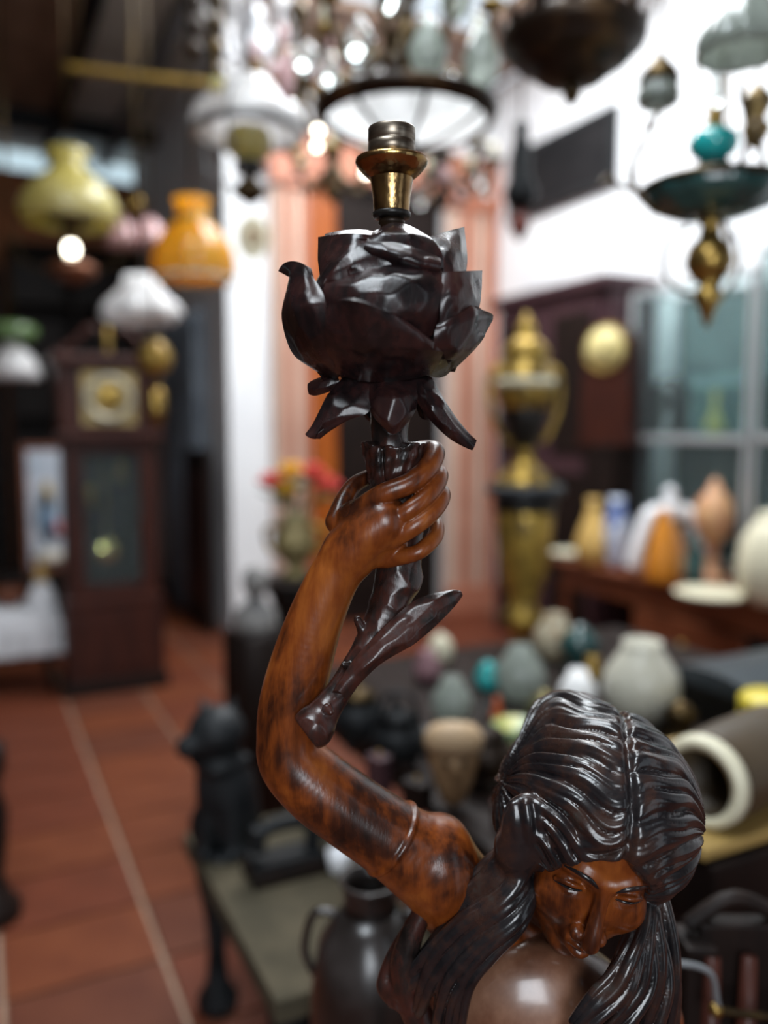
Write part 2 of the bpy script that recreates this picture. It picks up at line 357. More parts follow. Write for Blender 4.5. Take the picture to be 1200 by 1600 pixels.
# door surround: reeded salmon and pale pilasters, orange leaf ajar, dark leaf
def pilaster(nm, xa, xb):
    p = struct(box(nm, (xa, YB - .06, 0), (xb, YB + .0, 3.3), M_SALMON2, bev=.004))
    n = 4; w_ = (xb - xa) / n
    for i in range(n):
        box('reed', (xa + i * w_ + .012, YB - .09 - .012 * (i % 2), 0.12), (xa + (i + 1) * w_ - .012, YB - .055, 3.2), M_SALMON if i % 2 else M_SALMON2, p, .012)
    box('plinth_block', (xa - .01, YB - .11, 0), (xb + .01, YB - .05, 0.22), M_SALMON, p, .006)
    box('capital', (xa - .01, YB - .12, 3.2), (xb + .01, YB - .05, 3.36), M_SALMON, p, .01)
pilaster('trim_4', px_on_back(425), dx0); pilaster('trim_5', dx1, px_on_back(765))
struct(box('trim_6', (px_on_back(420), YB - .10, 3.3), (px_on_back(768), YB, 3.62), M_SALMON, bev=.01))
xm = px_on_back(528)
d1 = struct(box('door_1', (dx0 + .04, YB + .02, 0.01), (xm, YB + .07, 3.28), M_OWOOD, bev=.004))
for z0, z1 in ((.2, 1.0), (1.1, 1.62), (1.7, 3.1)):
    box('panel', (dx0 + .08, YB + .005, z0), (xm - .04, YB + .025, z1), M_OWOOD, d1, .008)
d2 = struct(box('door_2', (xm + .01, YB + .02, 0.01), (dx1 - .03, YB + .07, 3.28), M_DWOOD, bev=.004))
for z0, z1 in ((.2, 1.0), (1.1, 3.1)):
    for xa, xb in ((xm + .08, (xm + dx1) / 2 - .03), ((xm + dx1) / 2 + .03, dx1 - .1)):
        box('panel', (xa, YB + .005, z0), (xb, YB + .025, z1), M_DWOOD, d2, .008)

# ------------------------------------------------------------------ the carved figure lamp: volume sculpting
# local frame: x right, y up, z towards the viewer, in pixels at the lamp's distance, origin at eye height
def Q(px, py, wz=0.0):
    r = ray(px, py); d = D0 - wz * S
    return np.array([d * r[0] / S, d * r[1] / S, wz])
class Vol:
    def __init__(s, lo, hi, h):
        s.h = h; s.lo = np.array(lo, float); s.n = np.ceil((np.array(hi) - s.lo) / h).astype(int) + 1
        s.v = np.full(tuple(s.n), 50.0, np.float32)
    def sub(s, lo, hi):
        a = np.clip(np.floor((np.array(lo) - s.lo) / s.h).astype(int), 0, s.n - 1); b = np.clip(np.ceil((np.array(hi) - s.lo) / s.h).astype(int) + 1, 1, s.n)
        if np.any(b <= a): return None
        sl = tuple(slice(a[i], b[i]) for i in range(3))
        ax = [(s.lo[i] + s.h * np.arange(a[i], b[i])).astype(np.float32) for i in range(3)]
        return sl, ax[0][:, None, None], ax[1][None, :, None], ax[2][None, None, :]
    def join(s, sl, d, k):
        v = s.v[sl]
        if k > 0:
            hh = np.clip(0.5 + 0.5 * (v - d) / k, 0, 1); s.v[sl] = v + (d - v) * hh - k * hh * (1 - hh)
        else: s.v[sl] = np.minimum(v, d)
    def cone(s, a, b, ra, rb, k=6.0):
        m = max(ra, rb) + max(k, 4) + 8
        r = s.sub(np.minimum(a, b) - m, np.maximum(a, b) + m)
        if r is None: return
        sl, X, Y, Z = r
        ab = np.array(b) - np.array(a); L2 = max(float(ab @ ab), 1e-6)
        t = np.clip(((X - a[0]) * ab[0] + (Y - a[1]) * ab[1] + (Z - a[2]) * ab[2]) / L2, 0, 1)
        d = np.sqrt((X - a[0] - t * ab[0]) ** 2 + (Y - a[1] - t * ab[1]) ** 2 + (Z - a[2] - t * ab[2]) ** 2) - (ra + t * (rb - ra))
        s.join(sl, d.astype(np.float32), k)
    def chain(s, pts, k=6.0, sm=7):
        p = np.array(smooth_path(pts, sm)); m = p[:, 3].max() + max(k, 4) + 8
        r = s.sub(p[:, :3].min(0) - m, p[:, :3].max(0) + m)
        if r is None: return
        sl, X, Y, Z = r
        D = np.full((X.shape[0], Y.shape[1], Z.shape[2]), 60.0, np.float32); h = s.h
        o = np.array([X[0, 0, 0], Y[0, 0, 0], Z[0, 0, 0]])
        for a, b in zip(p[:-1], p[1:]):
            q = max(a[3], b[3]) + max(k, 4) + 8
            i0 = np.clip(np.floor((np.minimum(a, b)[:3] - q - o) / h).astype(int), 0, None); i1 = np.ceil((np.maximum(a, b)[:3] + q - o) / h).astype(int) + 1
            xs, ys, zs = X[i0[0]:i1[0]], Y[:, i0[1]:i1[1]], Z[:, :, i0[2]:i1[2]]
            ab = b[:3] - a[:3]; L2 = max(float(ab @ ab), 1e-6)
            t = np.clip(((xs - a[0]) * ab[0] + (ys - a[1]) * ab[1] + (zs - a[2]) * ab[2]) / L2, 0, 1)
            d = np.sqrt((xs - a[0] - t * ab[0]) ** 2 + (ys - a[1] - t * ab[1]) ** 2 + (zs - a[2] - t * ab[2]) ** 2) - (a[3] + t * (b[3] - a[3]))
            w_ = (slice(i0[0], i1[0]), slice(i0[1], i1[1]), slice(i0[2], i1[2]))
            D[w_] = np.minimum(D[w_], d)
        s.join(sl, D, k)
    def ell(s, c, rad, k=10.0, axes=None, cut=False, kmul=1.0):
        rad = np.array(rad, float); m = rad.max() + max(k, 4) + 8
        r = s.sub(np.array(c) - m, np.array(c) + m)
        if r is None: return
        sl, X, Y, Z = r
        A = np.eye(3) if axes is None else axes
        x, y, z = X - c[0], Y - c[1], Z - c[2]
        q = [(A[i][0] * x + A[i][1] * y + A[i][2] * z) / rad[i] for i in range(3)]
        k0 = np.sqrt(q[0] ** 2 + q[1] ** 2 + q[2] ** 2)
        k1 = np.sqrt((q[0] / rad[0]) ** 2 + (q[1] / rad[1]) ** 2 + (q[2] / rad[2]) ** 2) + 1e-6
        d = (k0 * (k0 - 1.0) / k1).astype(np.float32)
        if cut:
            v = s.v[sl]; d2 = -d; hh = np.clip(0.5 - 0.5 * (v - d2) / k, 0, 1); s.v[sl] = v + (d2 - v) * hh + k * hh * (1 - hh)
        else: s.join(sl, d, k)
    def mesh(s, name):
        v = s.v; sg = v < 0
        c = np.zeros(tuple(np.array(v.shape) - 1), np.int8)
        corners = [(i, j, k) for i in (0, 1) for j in (0, 1) for k in (0, 1)]
        sh = [n - 1 for n in v.shape]
        for i, j, k in corners: c += sg[i:i + sh[0], j:j + sh[1], k:k + sh[2]]
        act = (c > 0) & (c < 8)
        idx = np.full(act.shape, -1, np.int32); co = np.argwhere(act); idx[act] = np.arange(len(co))
        acc = np.zeros((len(co), 3)); cnt = np.zeros(len(co))
        val = {q: v[co[:, 0] + q[0], co[:, 1] + q[1], co[:, 2] + q[2]] for q in corners}
        for a in corners:
            for ax in range(3):
                if a[ax]: continue
                b = list(a); b[ax] = 1; b = tuple(b)
                va, vb = val[a], val[b]; m = (va < 0) != (vb < 0)
                t = np.where(m, va / np.where(m, va - vb, 1), 0)
                p = np.tile(np.array(a, float), (len(co), 1)); p[:, ax] += t
                acc[m] += p[m]; cnt[m] += 1
        V = (co + acc / cnt[:, None]) * s.h + s.lo
        F = []
        for ax in range(3):
            sl0 = [slice(1, -1)] * 3; sl1 = [slice(1, -1)] * 3
            sl0[ax] = slice(0, -1); sl1[ax] = slice(1, None)
            A = sg[tuple(sl0)]; B = sg[tuple(sl1)]
            e = np.argwhere(A != B)
            if not len(e): continue
            fl_ = A[tuple(e.T)]
            off = np.array([1, 1, 1]); off[ax] = 0; e = e + off
            u, w_ = [(1, 2), (2, 0), (0, 1)][ax]
            def cell(du, dw):
                q = e.copy(); q[:, u] += du; q[:, w_] += dw
                return idx[tuple(q.T)]
            q4 = np.stack([cell(-1, -1), cell(0, -1), cell(0, 0), cell(-1, 0)], 1)
            q4[~fl_] = q4[~fl_][:, ::-1]
            F.append(q4[(q4 >= 0).all(1)])
        F = np.concatenate(F)
        return V, F
FEET = np.array([float(Q(850, 1500, 0)[0]), -EYE / S, -40.0])   # foot of the lamp in the local frame
LAMP = empty('figure_lamp', Vector(CAMP + (D0 + 40 * S) * FWD + FEET[0] * S * RIGHT - EYE * UP), -YAW)
tag(LAMP, 'carved wooden figure lamp, one raised arm holding a rose topped by a bare socket', 'lamp')
def to_lamp(V):
    V = np.asarray(V, float) - FEET
    return np.stack([V[:, 0] * S, -V[:, 2] * S, V[:, 1] * S], 1)
def vol_obj(name, vol, m, parent=LAMP, fn=None):
    V, F = vol.mesh(name)
    if fn: V = fn(V)
    return finish(name, arrays_to_mesh(name, to_lamp(V), F), m, parent)
rng = np.random.default_rng(3)
def scoops(V, n_pts, depth, seed=1, cell=None):
    """hollow gouge marks: raises the ridges between random centres"""
    r = np.random.default_rng(seed); lo, hi = V.min(0), V.max(0)
    C = V[r.integers(0, len(V), n_pts)]; out = np.empty(len(V))
    for i in range(0, len(V), 4000):
        d2 = ((V[i:i + 4000, None, :] - C[None]) ** 2).sum(2); out[i:i + 4000] = d2.min(1)
    return depth * (np.clip(out / np.percentile(out, 95), 0, 1.2) - 0.4)
def facets(V, N, n_pts, seed=1, lim=9.0):
    """flat knife cuts: each vertex moves along its normal to the innermost of the nearby tangent planes"""
    r = np.random.default_rng(seed); ids = [int(r.integers(len(V)))]; d2 = ((V - V[ids[0]]) ** 2).sum(1)
    while len(ids) < n_pts:                                   # evenly spread centres with some jitter
        c = int(np.argmax(d2 * r.uniform(.4, 1, len(V)))); ids.append(c); d2 = np.minimum(d2, ((V - V[c]) ** 2).sum(1))
    C, CN = V[ids], N[ids] + r.normal(0, .07, (n_pts, 3)); CN /= np.linalg.norm(CN, axis=1, keepdims=True)
    out = np.empty(len(V))
    for i in range(0, len(V), 4000):
        v, n = V[i:i + 4000], N[i:i + 4000]
        dd = ((v[:, None] - C[None]) ** 2).sum(2); k = np.argsort(dd, 1)[:, :5]
        cn = CN[k]; den = np.clip((n[:, None] * cn).sum(2), .35, None)
        t = ((C[k] - v[:, None]) * cn).sum(2) / den
        far = np.take_along_axis(dd, k, 1); t = t + 0.0008 * far * (np.arange(5)[None] > 0)
        out[i:i + 4000] = t.min(1)
    return np.clip(out, -lim, lim)
def grid_normals(G):
    du = np.gradient(G, axis=0); dv = np.gradient(G, axis=1); n = np.cross(du, dv)
    return n / (np.linalg.norm(n, axis=2, keepdims=True) + 1e-9)
def patch(name, rows, m, parent, th=7.0, nu=29, nv=12, sc=(14, 4.0), seed=1, flip=False, edge=0.5, push=.55):
    """a carved petal, sepal or leaf: rows of (left, mid, right) points, base to tip; solid with thinner rim"""
    R = [np.concatenate([np.array(p, float) for p in row]) for row in rows]
    R = np.array(smooth_path(R, nv))
    u = np.linspace(0, 1, nu)[None, :, None]
    L, M_, Rr = R[:, None, 0:3], R[:, None, 3:6], R[:, None, 6:9]
    G = L * (2 * (u - .5) * (u - 1)) + M_ * (4 * u * (1 - u)) + Rr * (2 * u * (u - .5))
    N = grid_normals(G)
    if flip: N = -N
    nr, nc = G.shape[:2]
    disp = facets(G.reshape(-1, 3), N.reshape(-1, 3), sc[0], seed).reshape(nr, nc, 1)
    uu = np.linspace(0, 1, nc)[None, :, None]; vv = np.linspace(0, 1, nr)[:, None, None]
    rim = np.minimum(np.minimum(uu, 1 - uu) * 4, (1 - vv) * 4); rim = np.clip(rim, 0, 1)
    base = np.clip(vv * 4, 0.3, 1); ease = np.clip(rim, 0.15, 1) * base
    top = G + N * (disp * ease + th * push)
    t = th * (edge + (1 - edge) * rim)
    bot = top - N * (t + th * push * .6)
    V = np.concatenate([top.reshape(-1, 3), bot.reshape(-1, 3)]); o = nr * nc; F = []
    for i in range(nr - 1):
        for j in range(nc - 1):
            a, b, c, d = i * nc + j, i * nc + j + 1, (i + 1) * nc + j + 1, (i + 1) * nc + j
            F.append((a, b, c, d)); F.append((a + o, d + o, c + o, b + o))
    for i in range(nr - 1):
        for j in (0, nc - 1):
            a, d = i * nc + j, (i + 1) * nc + j
            F.append((a, d, d + o, a + o) if j == 0 else (d, a, a + o, d + o))
    for j in range(nc - 1):
        for i in (0, nr - 1):
            a, b = i * nc + j, i * nc + j + 1
            F.append((b, a, a + o, b + o) if i == 0 else (a, b, b + o, a + o))
    me = arrays_to_mesh(name, to_lamp(V), F)
    ob = finish(name, me, m, parent)
    bm = bmesh.new(); bm.from_mesh(me); bmesh.ops.recalc_face_normals(bm, faces=bm.faces[:])
    for e in bm.edges:
        if len(e.link_faces) == 2 and e.calc_face_angle(0) > 0.7: e.smooth = False
    bm.to_mesh(me); bm.free()
    return ob

# --- head frame
HC_PX = (930, 1290); HC = Q(*HC_PX, 0)
vray = np.array([ray(*HC_PX)[0], ray(*HC_PX)[1], -1.0]); vray /= np.linalg.norm(vray)
zc = -vray; yc = np.array([0, 1, 0]) - zc * zc[1]; yc /= np.linalg.norm(yc); xc = np.cross(yc, zc)
def rayframe(v): return v[0] * xc + v[1] * yc + v[2] * zc
HF = rayframe((0.13, -0.68, 0.72)); HF /= np.linalg.norm(HF)
HU = rayframe((0.28, 0.68, 0.67)); HU -= HF * (HU @ HF); HU /= np.linalg.norm(HU)
HR = np.cross(HU, HF)
AX = np.array([HR, HU, HF])
def H(a, b, c): return HC + a * HR + b * HU + c * HF

# --- body: arm, hand, shoulders, chest, neck and head as one skin
def q4(px, py, wz, r): return tuple(Q(px, py, wz)) + (r,)
lo = np.minimum(Q(385, 1240, 0), Q(385, 1240, 0)) ; lo = np.array([Q(395, 1200, 0)[0] - 15, Q(850, 1760, 0)[1], -190.0]); hi = np.array([Q(1100, 1400, 0)[0] + 20, Q(600, 690, 0)[1] + 10, 215.0])
B = Vol(lo, hi, 2.5)
B.ell(Q(855, 1640, -45), (165, 190, 95), 20)                                  # chest
B.chain([q4(705, 1400, -45, 66), q4(800, 1500, -50, 70), q4(900, 1560, -50, 75), q4(1010, 1590, -50, 62)], 30)
B.chain([tuple(H(-12, -215, -70)) + (62,), tuple(H(-5, -120, -35)) + (58,), tuple(H(0, -40, -10)) + (70,)], 25)
# raised arm
B.ell(Q(690, 1352, -14), (58, 84, 74), 44)
B.chain([q4(715, 1390, -40, 70), q4(672, 1352, -15, 72), q4(615, 1312, 0, 63), q4(555, 1272, 5, 60), q4(500, 1232, 8, 59), q4(458, 1190, 10, 54),
         q4(450, 1150, 12, 50), q4(455, 1100, 14, 51), q4(470, 1040, 18, 49), q4(492, 970, 24, 44), q4(520, 905, 30, 40), q4(548, 862, 34, 41)], 14)
_a = Q(672, 1352, -15) - Q(555, 1272, 5); _a /= np.linalg.norm(_a); _u = np.cross(_a, (0, 0, 1.0)); _u /= np.linalg.norm(_u); _v = np.cross(_a, _u); _c = Q(612, 1309, 0)
B.chain([tuple(_c + 62.5 * (math.cos(t_) * _u + math.sin(t_) * _v)) + (4.5,) for t_ in np.linspace(0, 2 * math.pi, 25)], 4, 2)
# hand
B.chain([q4(548, 862, 34, 41), q4(572, 836, 42, 42), q4(600, 815, 46, 40)], 12)
B.ell(Q(584, 832, 32), (44, 42, 27), 10); B.ell(Q(600, 852, 30), (38, 36, 26), 10); B.ell(Q(560, 808, 28), (32, 28, 25), 10)
FK = 1.2
B.chain([q4(558, 802, 36, 20), q4(598, 773, 60, 16.5), q4(640, 755, 60, 16), q4(668, 731, 40, 16), q4(679, 706, 4, 16), q4(660, 700, -32, 13)], FK)     # index
B.chain([q4(580, 826, 42, 18), q4(614, 811, 60, 14.5), q4(642, 795, 66, 14), q4(668, 773, 52, 14), q4(685, 748, 18, 15), q4(680, 736, -22, 14), q4(650, 736, -42, 12)], FK)  # middle
B.chain([q4(588, 852, 40, 18), q4(618, 840, 58, 14.5), q4(650, 820, 64, 14.5), q4(676, 798, 48, 14.5), q4(689, 776, 18, 15), q4(682, 766, -22, 14), q4(650, 766, -42, 12)], FK)  # ring
B.chain([q4(604, 872, 32, 16), q4(644, 866, 52, 12.5), q4(664, 855, 48, 12.5), q4(681, 835, 22, 12.5), q4(678, 815, -14, 12), q4(650, 806, -36, 10)], FK)  # little
B.chain([q4(528, 815, 10, 20), q4(538, 782, -8, 15), q4(556, 756, -26, 13), q4(588, 740, -42, 11)], 4)                                              # thumb
# head and face
B.ell(H(0, 38, -8), (112, 128, 138), 12, AX)
B.ell(H(0, -60, 42), (92, 130, 88), 25, AX)                # face mass
B.ell(H(0, -165, 72), (38, 34, 38), 26, AX)                # chin
for sx in (-1, 1):
    B.ell(H(54 * sx, -70, 88), (36, 36, 32), 18, AX)       # cheeks
    B.chain([tuple(H(12 * sx, 8, 128)) + (9,), tuple(H(42 * sx, 18, 120)) + (11,), tuple(H(78 * sx, 2, 88)) + (9,)], 12)   # brow
    B.ell(H(46 * sx, -20, 124), (26, 16, 18), 9, AX, cut=True)     # socket
    B.ell(H(45 * sx, -21, 100), (20, 17, 17), 2.5, AX)             # eyeball
    B.chain([tuple(H(24 * sx, -24, 113)) + (3.5,), tuple(H(45 * sx, -15, 120)) + (4.5,), tuple(H(67 * sx, -25, 105)) + (3.5,)], 2)  # upper lid
    B.chain([tuple(H(26 * sx, -29, 112)) + (2.5,), tuple(H(45 * sx, -36, 114)) + (3.5,), tuple(H(65 * sx, -29, 104)) + (2.5,)], 2)  # lower lid
B.chain([tuple(H(0, 4, 124)) + (12,), tuple(H(0, -35, 138)) + (11,), tuple(H(0, -70, 154)) + (13,), tuple(H(0, -84, 158)) + (14,)], 8)  # nose
for sx in (-1, 1):
    B.ell(H(17 * sx, -88, 138), (12, 11, 15), 7, AX)
    B.ell(H(9 * sx, -99, 146), (4.5, 4, 7), 2, AX, cut=True)
B.ell(H(0, -122, 116), (34, 22, 20), 14, AX)               # mouth mound
B.chain([tuple(H(-31, -122, 116)) + (4,), tuple(H(-12, -113, 135)) + (7,), tuple(H(0, -116, 138)) + (6,), tuple(H(12, -113, 135)) + (7,), tuple(H(31, -122, 116)) + (4,)], 3)
B.chain([tuple(H(-27, -126, 117)) + (4,), tuple(H(0, -133, 134)) + (9,), tuple(H(27, -126, 117)) + (4,)], 3)
for a, b in (((-30, -122, 122), (0, -122.5, 144)), ((0, -122.5, 144), (30, -122, 122))):
    pass
body = vol_obj('figure_body', B, M_SKIN)
body['label'] = 'amber brown carved arm, hand, shoulder and bowed face'
for sx in (-1, 1):
    tube('eyebrow', [tuple(to_lamp([H(*p)])[0]) + (r_ * S,) for p, r_ in (((13 * sx, 6, 135), 2.5), ((28 * sx, 16, 134), 4.5), ((46 * sx, 19, 127), 4.5), ((66 * sx, 11, 109), 3.5), ((80 * sx, 0, 92), 1.5))], S, M_HAIR, LAMP, 10, 5)
    tube('lash_line', [tuple(to_lamp([H(*p)])[0]) + (r_ * S,) for p, r_ in (((24 * sx, -27, 115), 1.2), ((36 * sx, -24.5, 119.5), 2), ((48 * sx, -24.5, 119), 2), ((60 * sx, -27, 112), 1.6), ((68 * sx, -29, 105), 1))], S, M_HAIR, LAMP, 8, 4)
tube('mouth_line', [tuple(to_lamp([H(*p)])[0]) + (r_ * S,) for p, r_ in (((-33, -121, 116), 1), ((-16, -121, 133), 2), ((0, -123, 139), 2), ((16, -121, 133), 2), ((33, -121, 116), 1))], S, M_HAIR, LAMP, 8, 4)
# --- hair: cap combed from a centre parting, plus locks over the shoulders
allp = np.array([H(sa * 190, sb * 210, sc_ * 200) for sa in (-1, 1) for sb in (-1, 1) for sc_ in (-1, 1)])
hlo = np.array([Q(600, 1560, 40)[0] - 30, Q(850, 1700, 60)[1], -230.0]); hhi = np.array([Q(1110, 1400, 0)[0] + 30, HC[1] + 235, 190.0])
HV = Vol(hlo, hhi, 2.4)
HV.ell(H(0, 45, -14), (144, 140, 158), 8, AX)
HV.ell(H(-95, 5, -25), (72, 108, 110), 30, AX); HV.ell(H(95, 0, -20), (70, 115, 110), 30, AX)
HV.ell(H(-55, 100, -90), (80, 60, 90), 30, AX)
HV.ell(H(0, -60, -90), (120, 150, 80), 40, AX)
# grooves following the combed strands
sl, X, Y, Z = HV.sub(hlo, hhi)
def hair_coords(X, Y, Z):
    x, y, z = X - HC[0], Y - HC[1], Z - HC[2]
    a = x * HR[0] + y * HR[1] + z * HR[2]; b = x * HU[0] + y * HU[1] + z * HU[2] - 30; c = x * HF[0] + y * HF[1] + z * HF[2] + 12
    return a, b, c
near = np.abs(HV.v) < 30
gi = np.argwhere(near)
gx = HV.lo[0] + HV.h * gi[:, 0]; gy = HV.lo[1] + HV.h * gi[:, 1]; gz = HV.lo[2] + HV.h * gi[:, 2]
a, b, c = hair_coords(gx, gy, gz)
phi = np.arctan2(b, c)
def groove(a, phi):
    t = np.abs(a) / 150.0; sd = np.sign(a)
    s = phi * 15.5 + 2.3 * np.sin(t * 4.8 + 0.9 * phi + 0.6 * sd) + 0.9 * np.sin(t * 8.5 + 2.3 * phi + sd) + 1.5 * t * sd - 1.2 * t
    amp = 0.72 + 0.4 * np.sin(phi * 5.3 + t * 2.2 + sd)
    g1 = np.abs(np.sin(s)) ** 0.62
    g2 = np.abs(np.sin(s * 0.5 + 0.4 * np.sin(t * 5))) ** 0.5
    g3 = np.abs(np.sin(s * 2.5 + t * 3)) ** 0.8
    return (g1 - 0.75) * 9.5 * amp + (g2 - 0.8) * 9.0 + (g3 - 0.65) * 1.6
aw = a - 7 * np.sin(phi * 3.2 + .5)
fade = np.clip((np.abs(aw) + 4) / 30.0, 0.1, 1)
part = -9.0 * np.exp(-(aw / 7.0) ** 2)
HV.v[near] -= (groove(aw, phi) * fade + part).astype(np.float32)
# opening for the face
HV.ell(H(0, -80, 150), (88, 146, 124), 8, AX, cut=True)
# swept curtains beside the forehead
for sx, pts in ((-1, ((4, 84, 126), (34, 76, 128), (70, 52, 112), (98, 4, 78), (106, -60, 46))), (1, ((6, 80, 126), (32, 60, 130), (62, 34, 120), (94, -10, 84), (106, -64, 46)))):
    for off, r_, kk in ((0, 10, 3), (11, 9, 2), (-9, 6, 2.5)):
        HV.chain([tuple(H(sx * p[0] + sx * off * .35 * (i > 0), p[1] + off * .8, p[2] - 3 - (6 if off == 11 else 0))) + (r_ * (.6, 1.0, 1.15, 1.1, .9)[i],) for i, p in enumerate(pts)], kk)
# locks: left ones sweep over the raised shoulder, right ones fall in front
def lock(pts, k=1.2):
    p = np.array(smooth_path([q4(*p) for p in pts], 4)); ph = float(np.random.default_rng(int(pts[0][0])).uniform(0, 6))
    for j in range(3):
        out = []
        for i, q in enumerate(p):
            t = p[min(i + 1, len(p) - 1)][:3] - p[max(i - 1, 0)][:3]; t /= np.linalg.norm(t) + 1e-9
            u = np.cross(t, (0, 0, 1.0)); u /= np.linalg.norm(u) + 1e-9; v = np.cross(t, u)
            a_ = ph + j * 2.094 + i / len(p) * 2.6
            out.append(tuple(q[:3] + (u * math.cos(a_) + v * math.sin(a_)) * q[3] * .55) + (q[3] * .56,))
        HV.chain(out, k, 2)
lock([(812, 1310, 20, 18), (806, 1346, 48, 21), (780, 1388, 58, 24), (728, 1430, 46, 22), (672, 1490, 34, 18), (628, 1545, 20, 11)])
lock([(818, 1326, 20, 16), (814, 1366, 56, 19), (786, 1410, 70, 22), (730, 1452, 62, 21), (682, 1510, 52, 18), (655, 1580, 40, 12)])
lock([(822, 1346, 20, 14), (822, 1386, 58, 17), (796, 1426, 80, 20), (744, 1470, 76, 19), (702, 1530, 70, 17), (684, 1610, 60, 13)])
lock([(824, 1360, 18, 12), (828, 1402, 58, 14), (806, 1444, 84, 16), (764, 1486, 86, 16), (728, 1540, 84, 14), (716, 1630, 74, 11)])
lock([(822, 1366, 16, 9), (824, 1410, 54, 11), (790, 1452, 76, 12), (744, 1500, 80, 12), (708, 1560, 78, 12), (700, 1640, 66, 10)])
lock([(800, 1330, 40, 20), (758, 1368, 36, 19), (728, 1400, 30, 15), (705, 1440, 22, 9)])
lock([(812, 1318, 48, 20), (776, 1362, 48, 18), (742, 1400, 40, 14), (716, 1446, 32, 9)])
lock([(700, 1470, 36, 14), (660, 1510, 26, 18), (632, 1545, 14, 20), (610, 1560, 0, 14)])
lock([(1012, 1396, 30, 16), (1010, 1440, 56, 18), (1008, 1490, 80, 20), (1004, 1540, 92, 20), (972, 1592, 104, 18), (930, 1640, 104, 14)])
lock([(1006, 1400, 36, 13), (1000, 1448, 70, 15), (984, 1502, 104, 17), (966, 1546, 116, 17), (924, 1590, 122, 15), (890, 1640, 118, 12)])
lock([(1012, 1425, 44, 20), (1028, 1490, 58, 20), (1030, 1550, 68, 20), (1010, 1620, 76, 18)])
lock([(1026, 1410, 20, 20), (1044, 1480, 32, 18), (1050, 1550, 40, 17), (1040, 1640, 46, 15)])
lock([(1002, 1420, 44, 10), (982, 1470, 82, 11), (962, 1515, 106, 12), (930, 1556, 118, 12), (898, 1600, 120, 10)])
lock([(1010, 1420, 44, 8), (1002, 1470, 84, 9), (992, 1520, 108, 10), (975, 1565, 118, 10), (940, 1610, 120, 9)])
lock([(1000, 1560, 98, 9), (985, 1600, 108, 10), (955, 1650, 112, 10)])
# unfinished coil over the ear
HV.ell(Q(824, 1286, 74), (40, 48, 20), 12); HV.ell(Q(812, 1322, 62), (40, 46, 28), 14)
for kx, wz in ((802, 84), (822, 92), (842, 90)): HV.chain([q4(kx, 1258, wz - 6, 8), q4(kx + 4, 1290, wz, 9), q4(kx + 6, 1330, wz - 12, 7)], 4)
hair = vol_obj('hair', HV, M_HAIR)
hair['label'] = 'blackened wavy hair parted in the middle with long locks'

# --- bodice and skirt below the neckline
lo = np.array([Q(600, 1500, 0)[0] - 60, Q(850, 1900, 0)[1], -200.0]); hi = np.array([Q(1080, 1500, 0)[0] + 60, Q(850, 1430, 0)[1], 170.0])
BV = Vol(lo, hi, 4.0)
BV.ell(Q(845, 1620, -22), (178, 175, 112), 20)
BV.ell(Q(832, 1560, 10), (130, 92, 56), 30)
BV.ell(Q(780, 1690, 30), (85, 90, 75), 30); BV.ell(Q(940, 1690, 30), (85, 90, 75), 30)
BV.ell(Q(850, 1900, -40), (150, 240, 105), 30)
BV.ell(H(0, -125, 75), (95, 60, 80), 14, AX, cut=True)
bod = vol_obj('bodice', BV, M_CHEST); bod['label'] = 'glossy worn brown bodice'
# strap and shawl edge under the armpit
SV = Vol(np.array([Q(590, 1500, 0)[0] - 30, Q(700, 1720, 0)[1], -120.0]), np.array([Q(760, 1500, 0)[0] + 20, Q(700, 1400, 0)[1] + 20, 120.0]), 3.0)
SV.chain([q4(660, 1425, 10, 16), q4(640, 1470, 14, 20), q4(632, 1520, 16, 24), q4(650, 1580, 10, 26), q4(690, 1660, 0, 26)], 6)
SV.chain([q4(636, 1452, -10, 9), q4(612, 1500, -6, 12), q4(604, 1545, 4, 15), q4(640, 1575, 20, 14)], 4)
SV.chain([q4(604, 1540, 6, 16), q4(630, 1545, 18, 17), q4(662, 1525, 30, 14), q4(690, 1505, 38, 10)], 5)
shw = vol_obj('shawl', SV, M_STEM)
skirt = []
for k in range(15):
    t = k / 14; skirt.append(((150 + 60 * t - 40 * math.sin(t * 3.1)) * S * (1.0 if t < .98 else 1.04), 0.06 + (1 - t) * (1.5 + Q(850, 1840, 0)[1] * S - 0.06)))
lathe('skirt', skirt[::-1], M_STEM, LAMP, 72, loc=(0, 0, 0), flute=14, fa=0.06)
lathe('plinth', [(0.17, 0), (0.17, .03), (.155, .04), (.155, .055), (.145, .065)], M_DWOOD, LAMP, 48)

# --- stem, cup, branch
TV = Vol(np.array([Q(440, 1180, 70)[0] - 30, Q(480, 1190, 80)[1] - 10, -75.0]), np.array([Q(700, 900, 0)[0], Q(600, 575, 0)[1], 130.0]), 2.4)
TV.chain([q4(607, 590, 0, 34), q4(608, 650, 0, 30), q4(610, 700, 0, 30), q4(620, 780, 0, 38), q4(624, 850, 0, 37), q4(622, 905, 8, 36)], 6)
TV.chain([q4(622, 900, 8, 36), q4(604, 955, 22, 30), q4(572, 1015, 38, 23), q4(535, 1072, 56, 20), q4(505, 1115, 72, 25), q4(490, 1136, 80, 33)], 5)
TV.cone(Q(566, 985, 40), Q(558, 968, 44), 9, 6, 4); TV.cone(Q(545, 1042, 60), Q(538, 1038, 68), 7, 5, 3); TV.cone(Q(512, 1108, 100), Q(516, 1112, 104), 9, 6, 3)
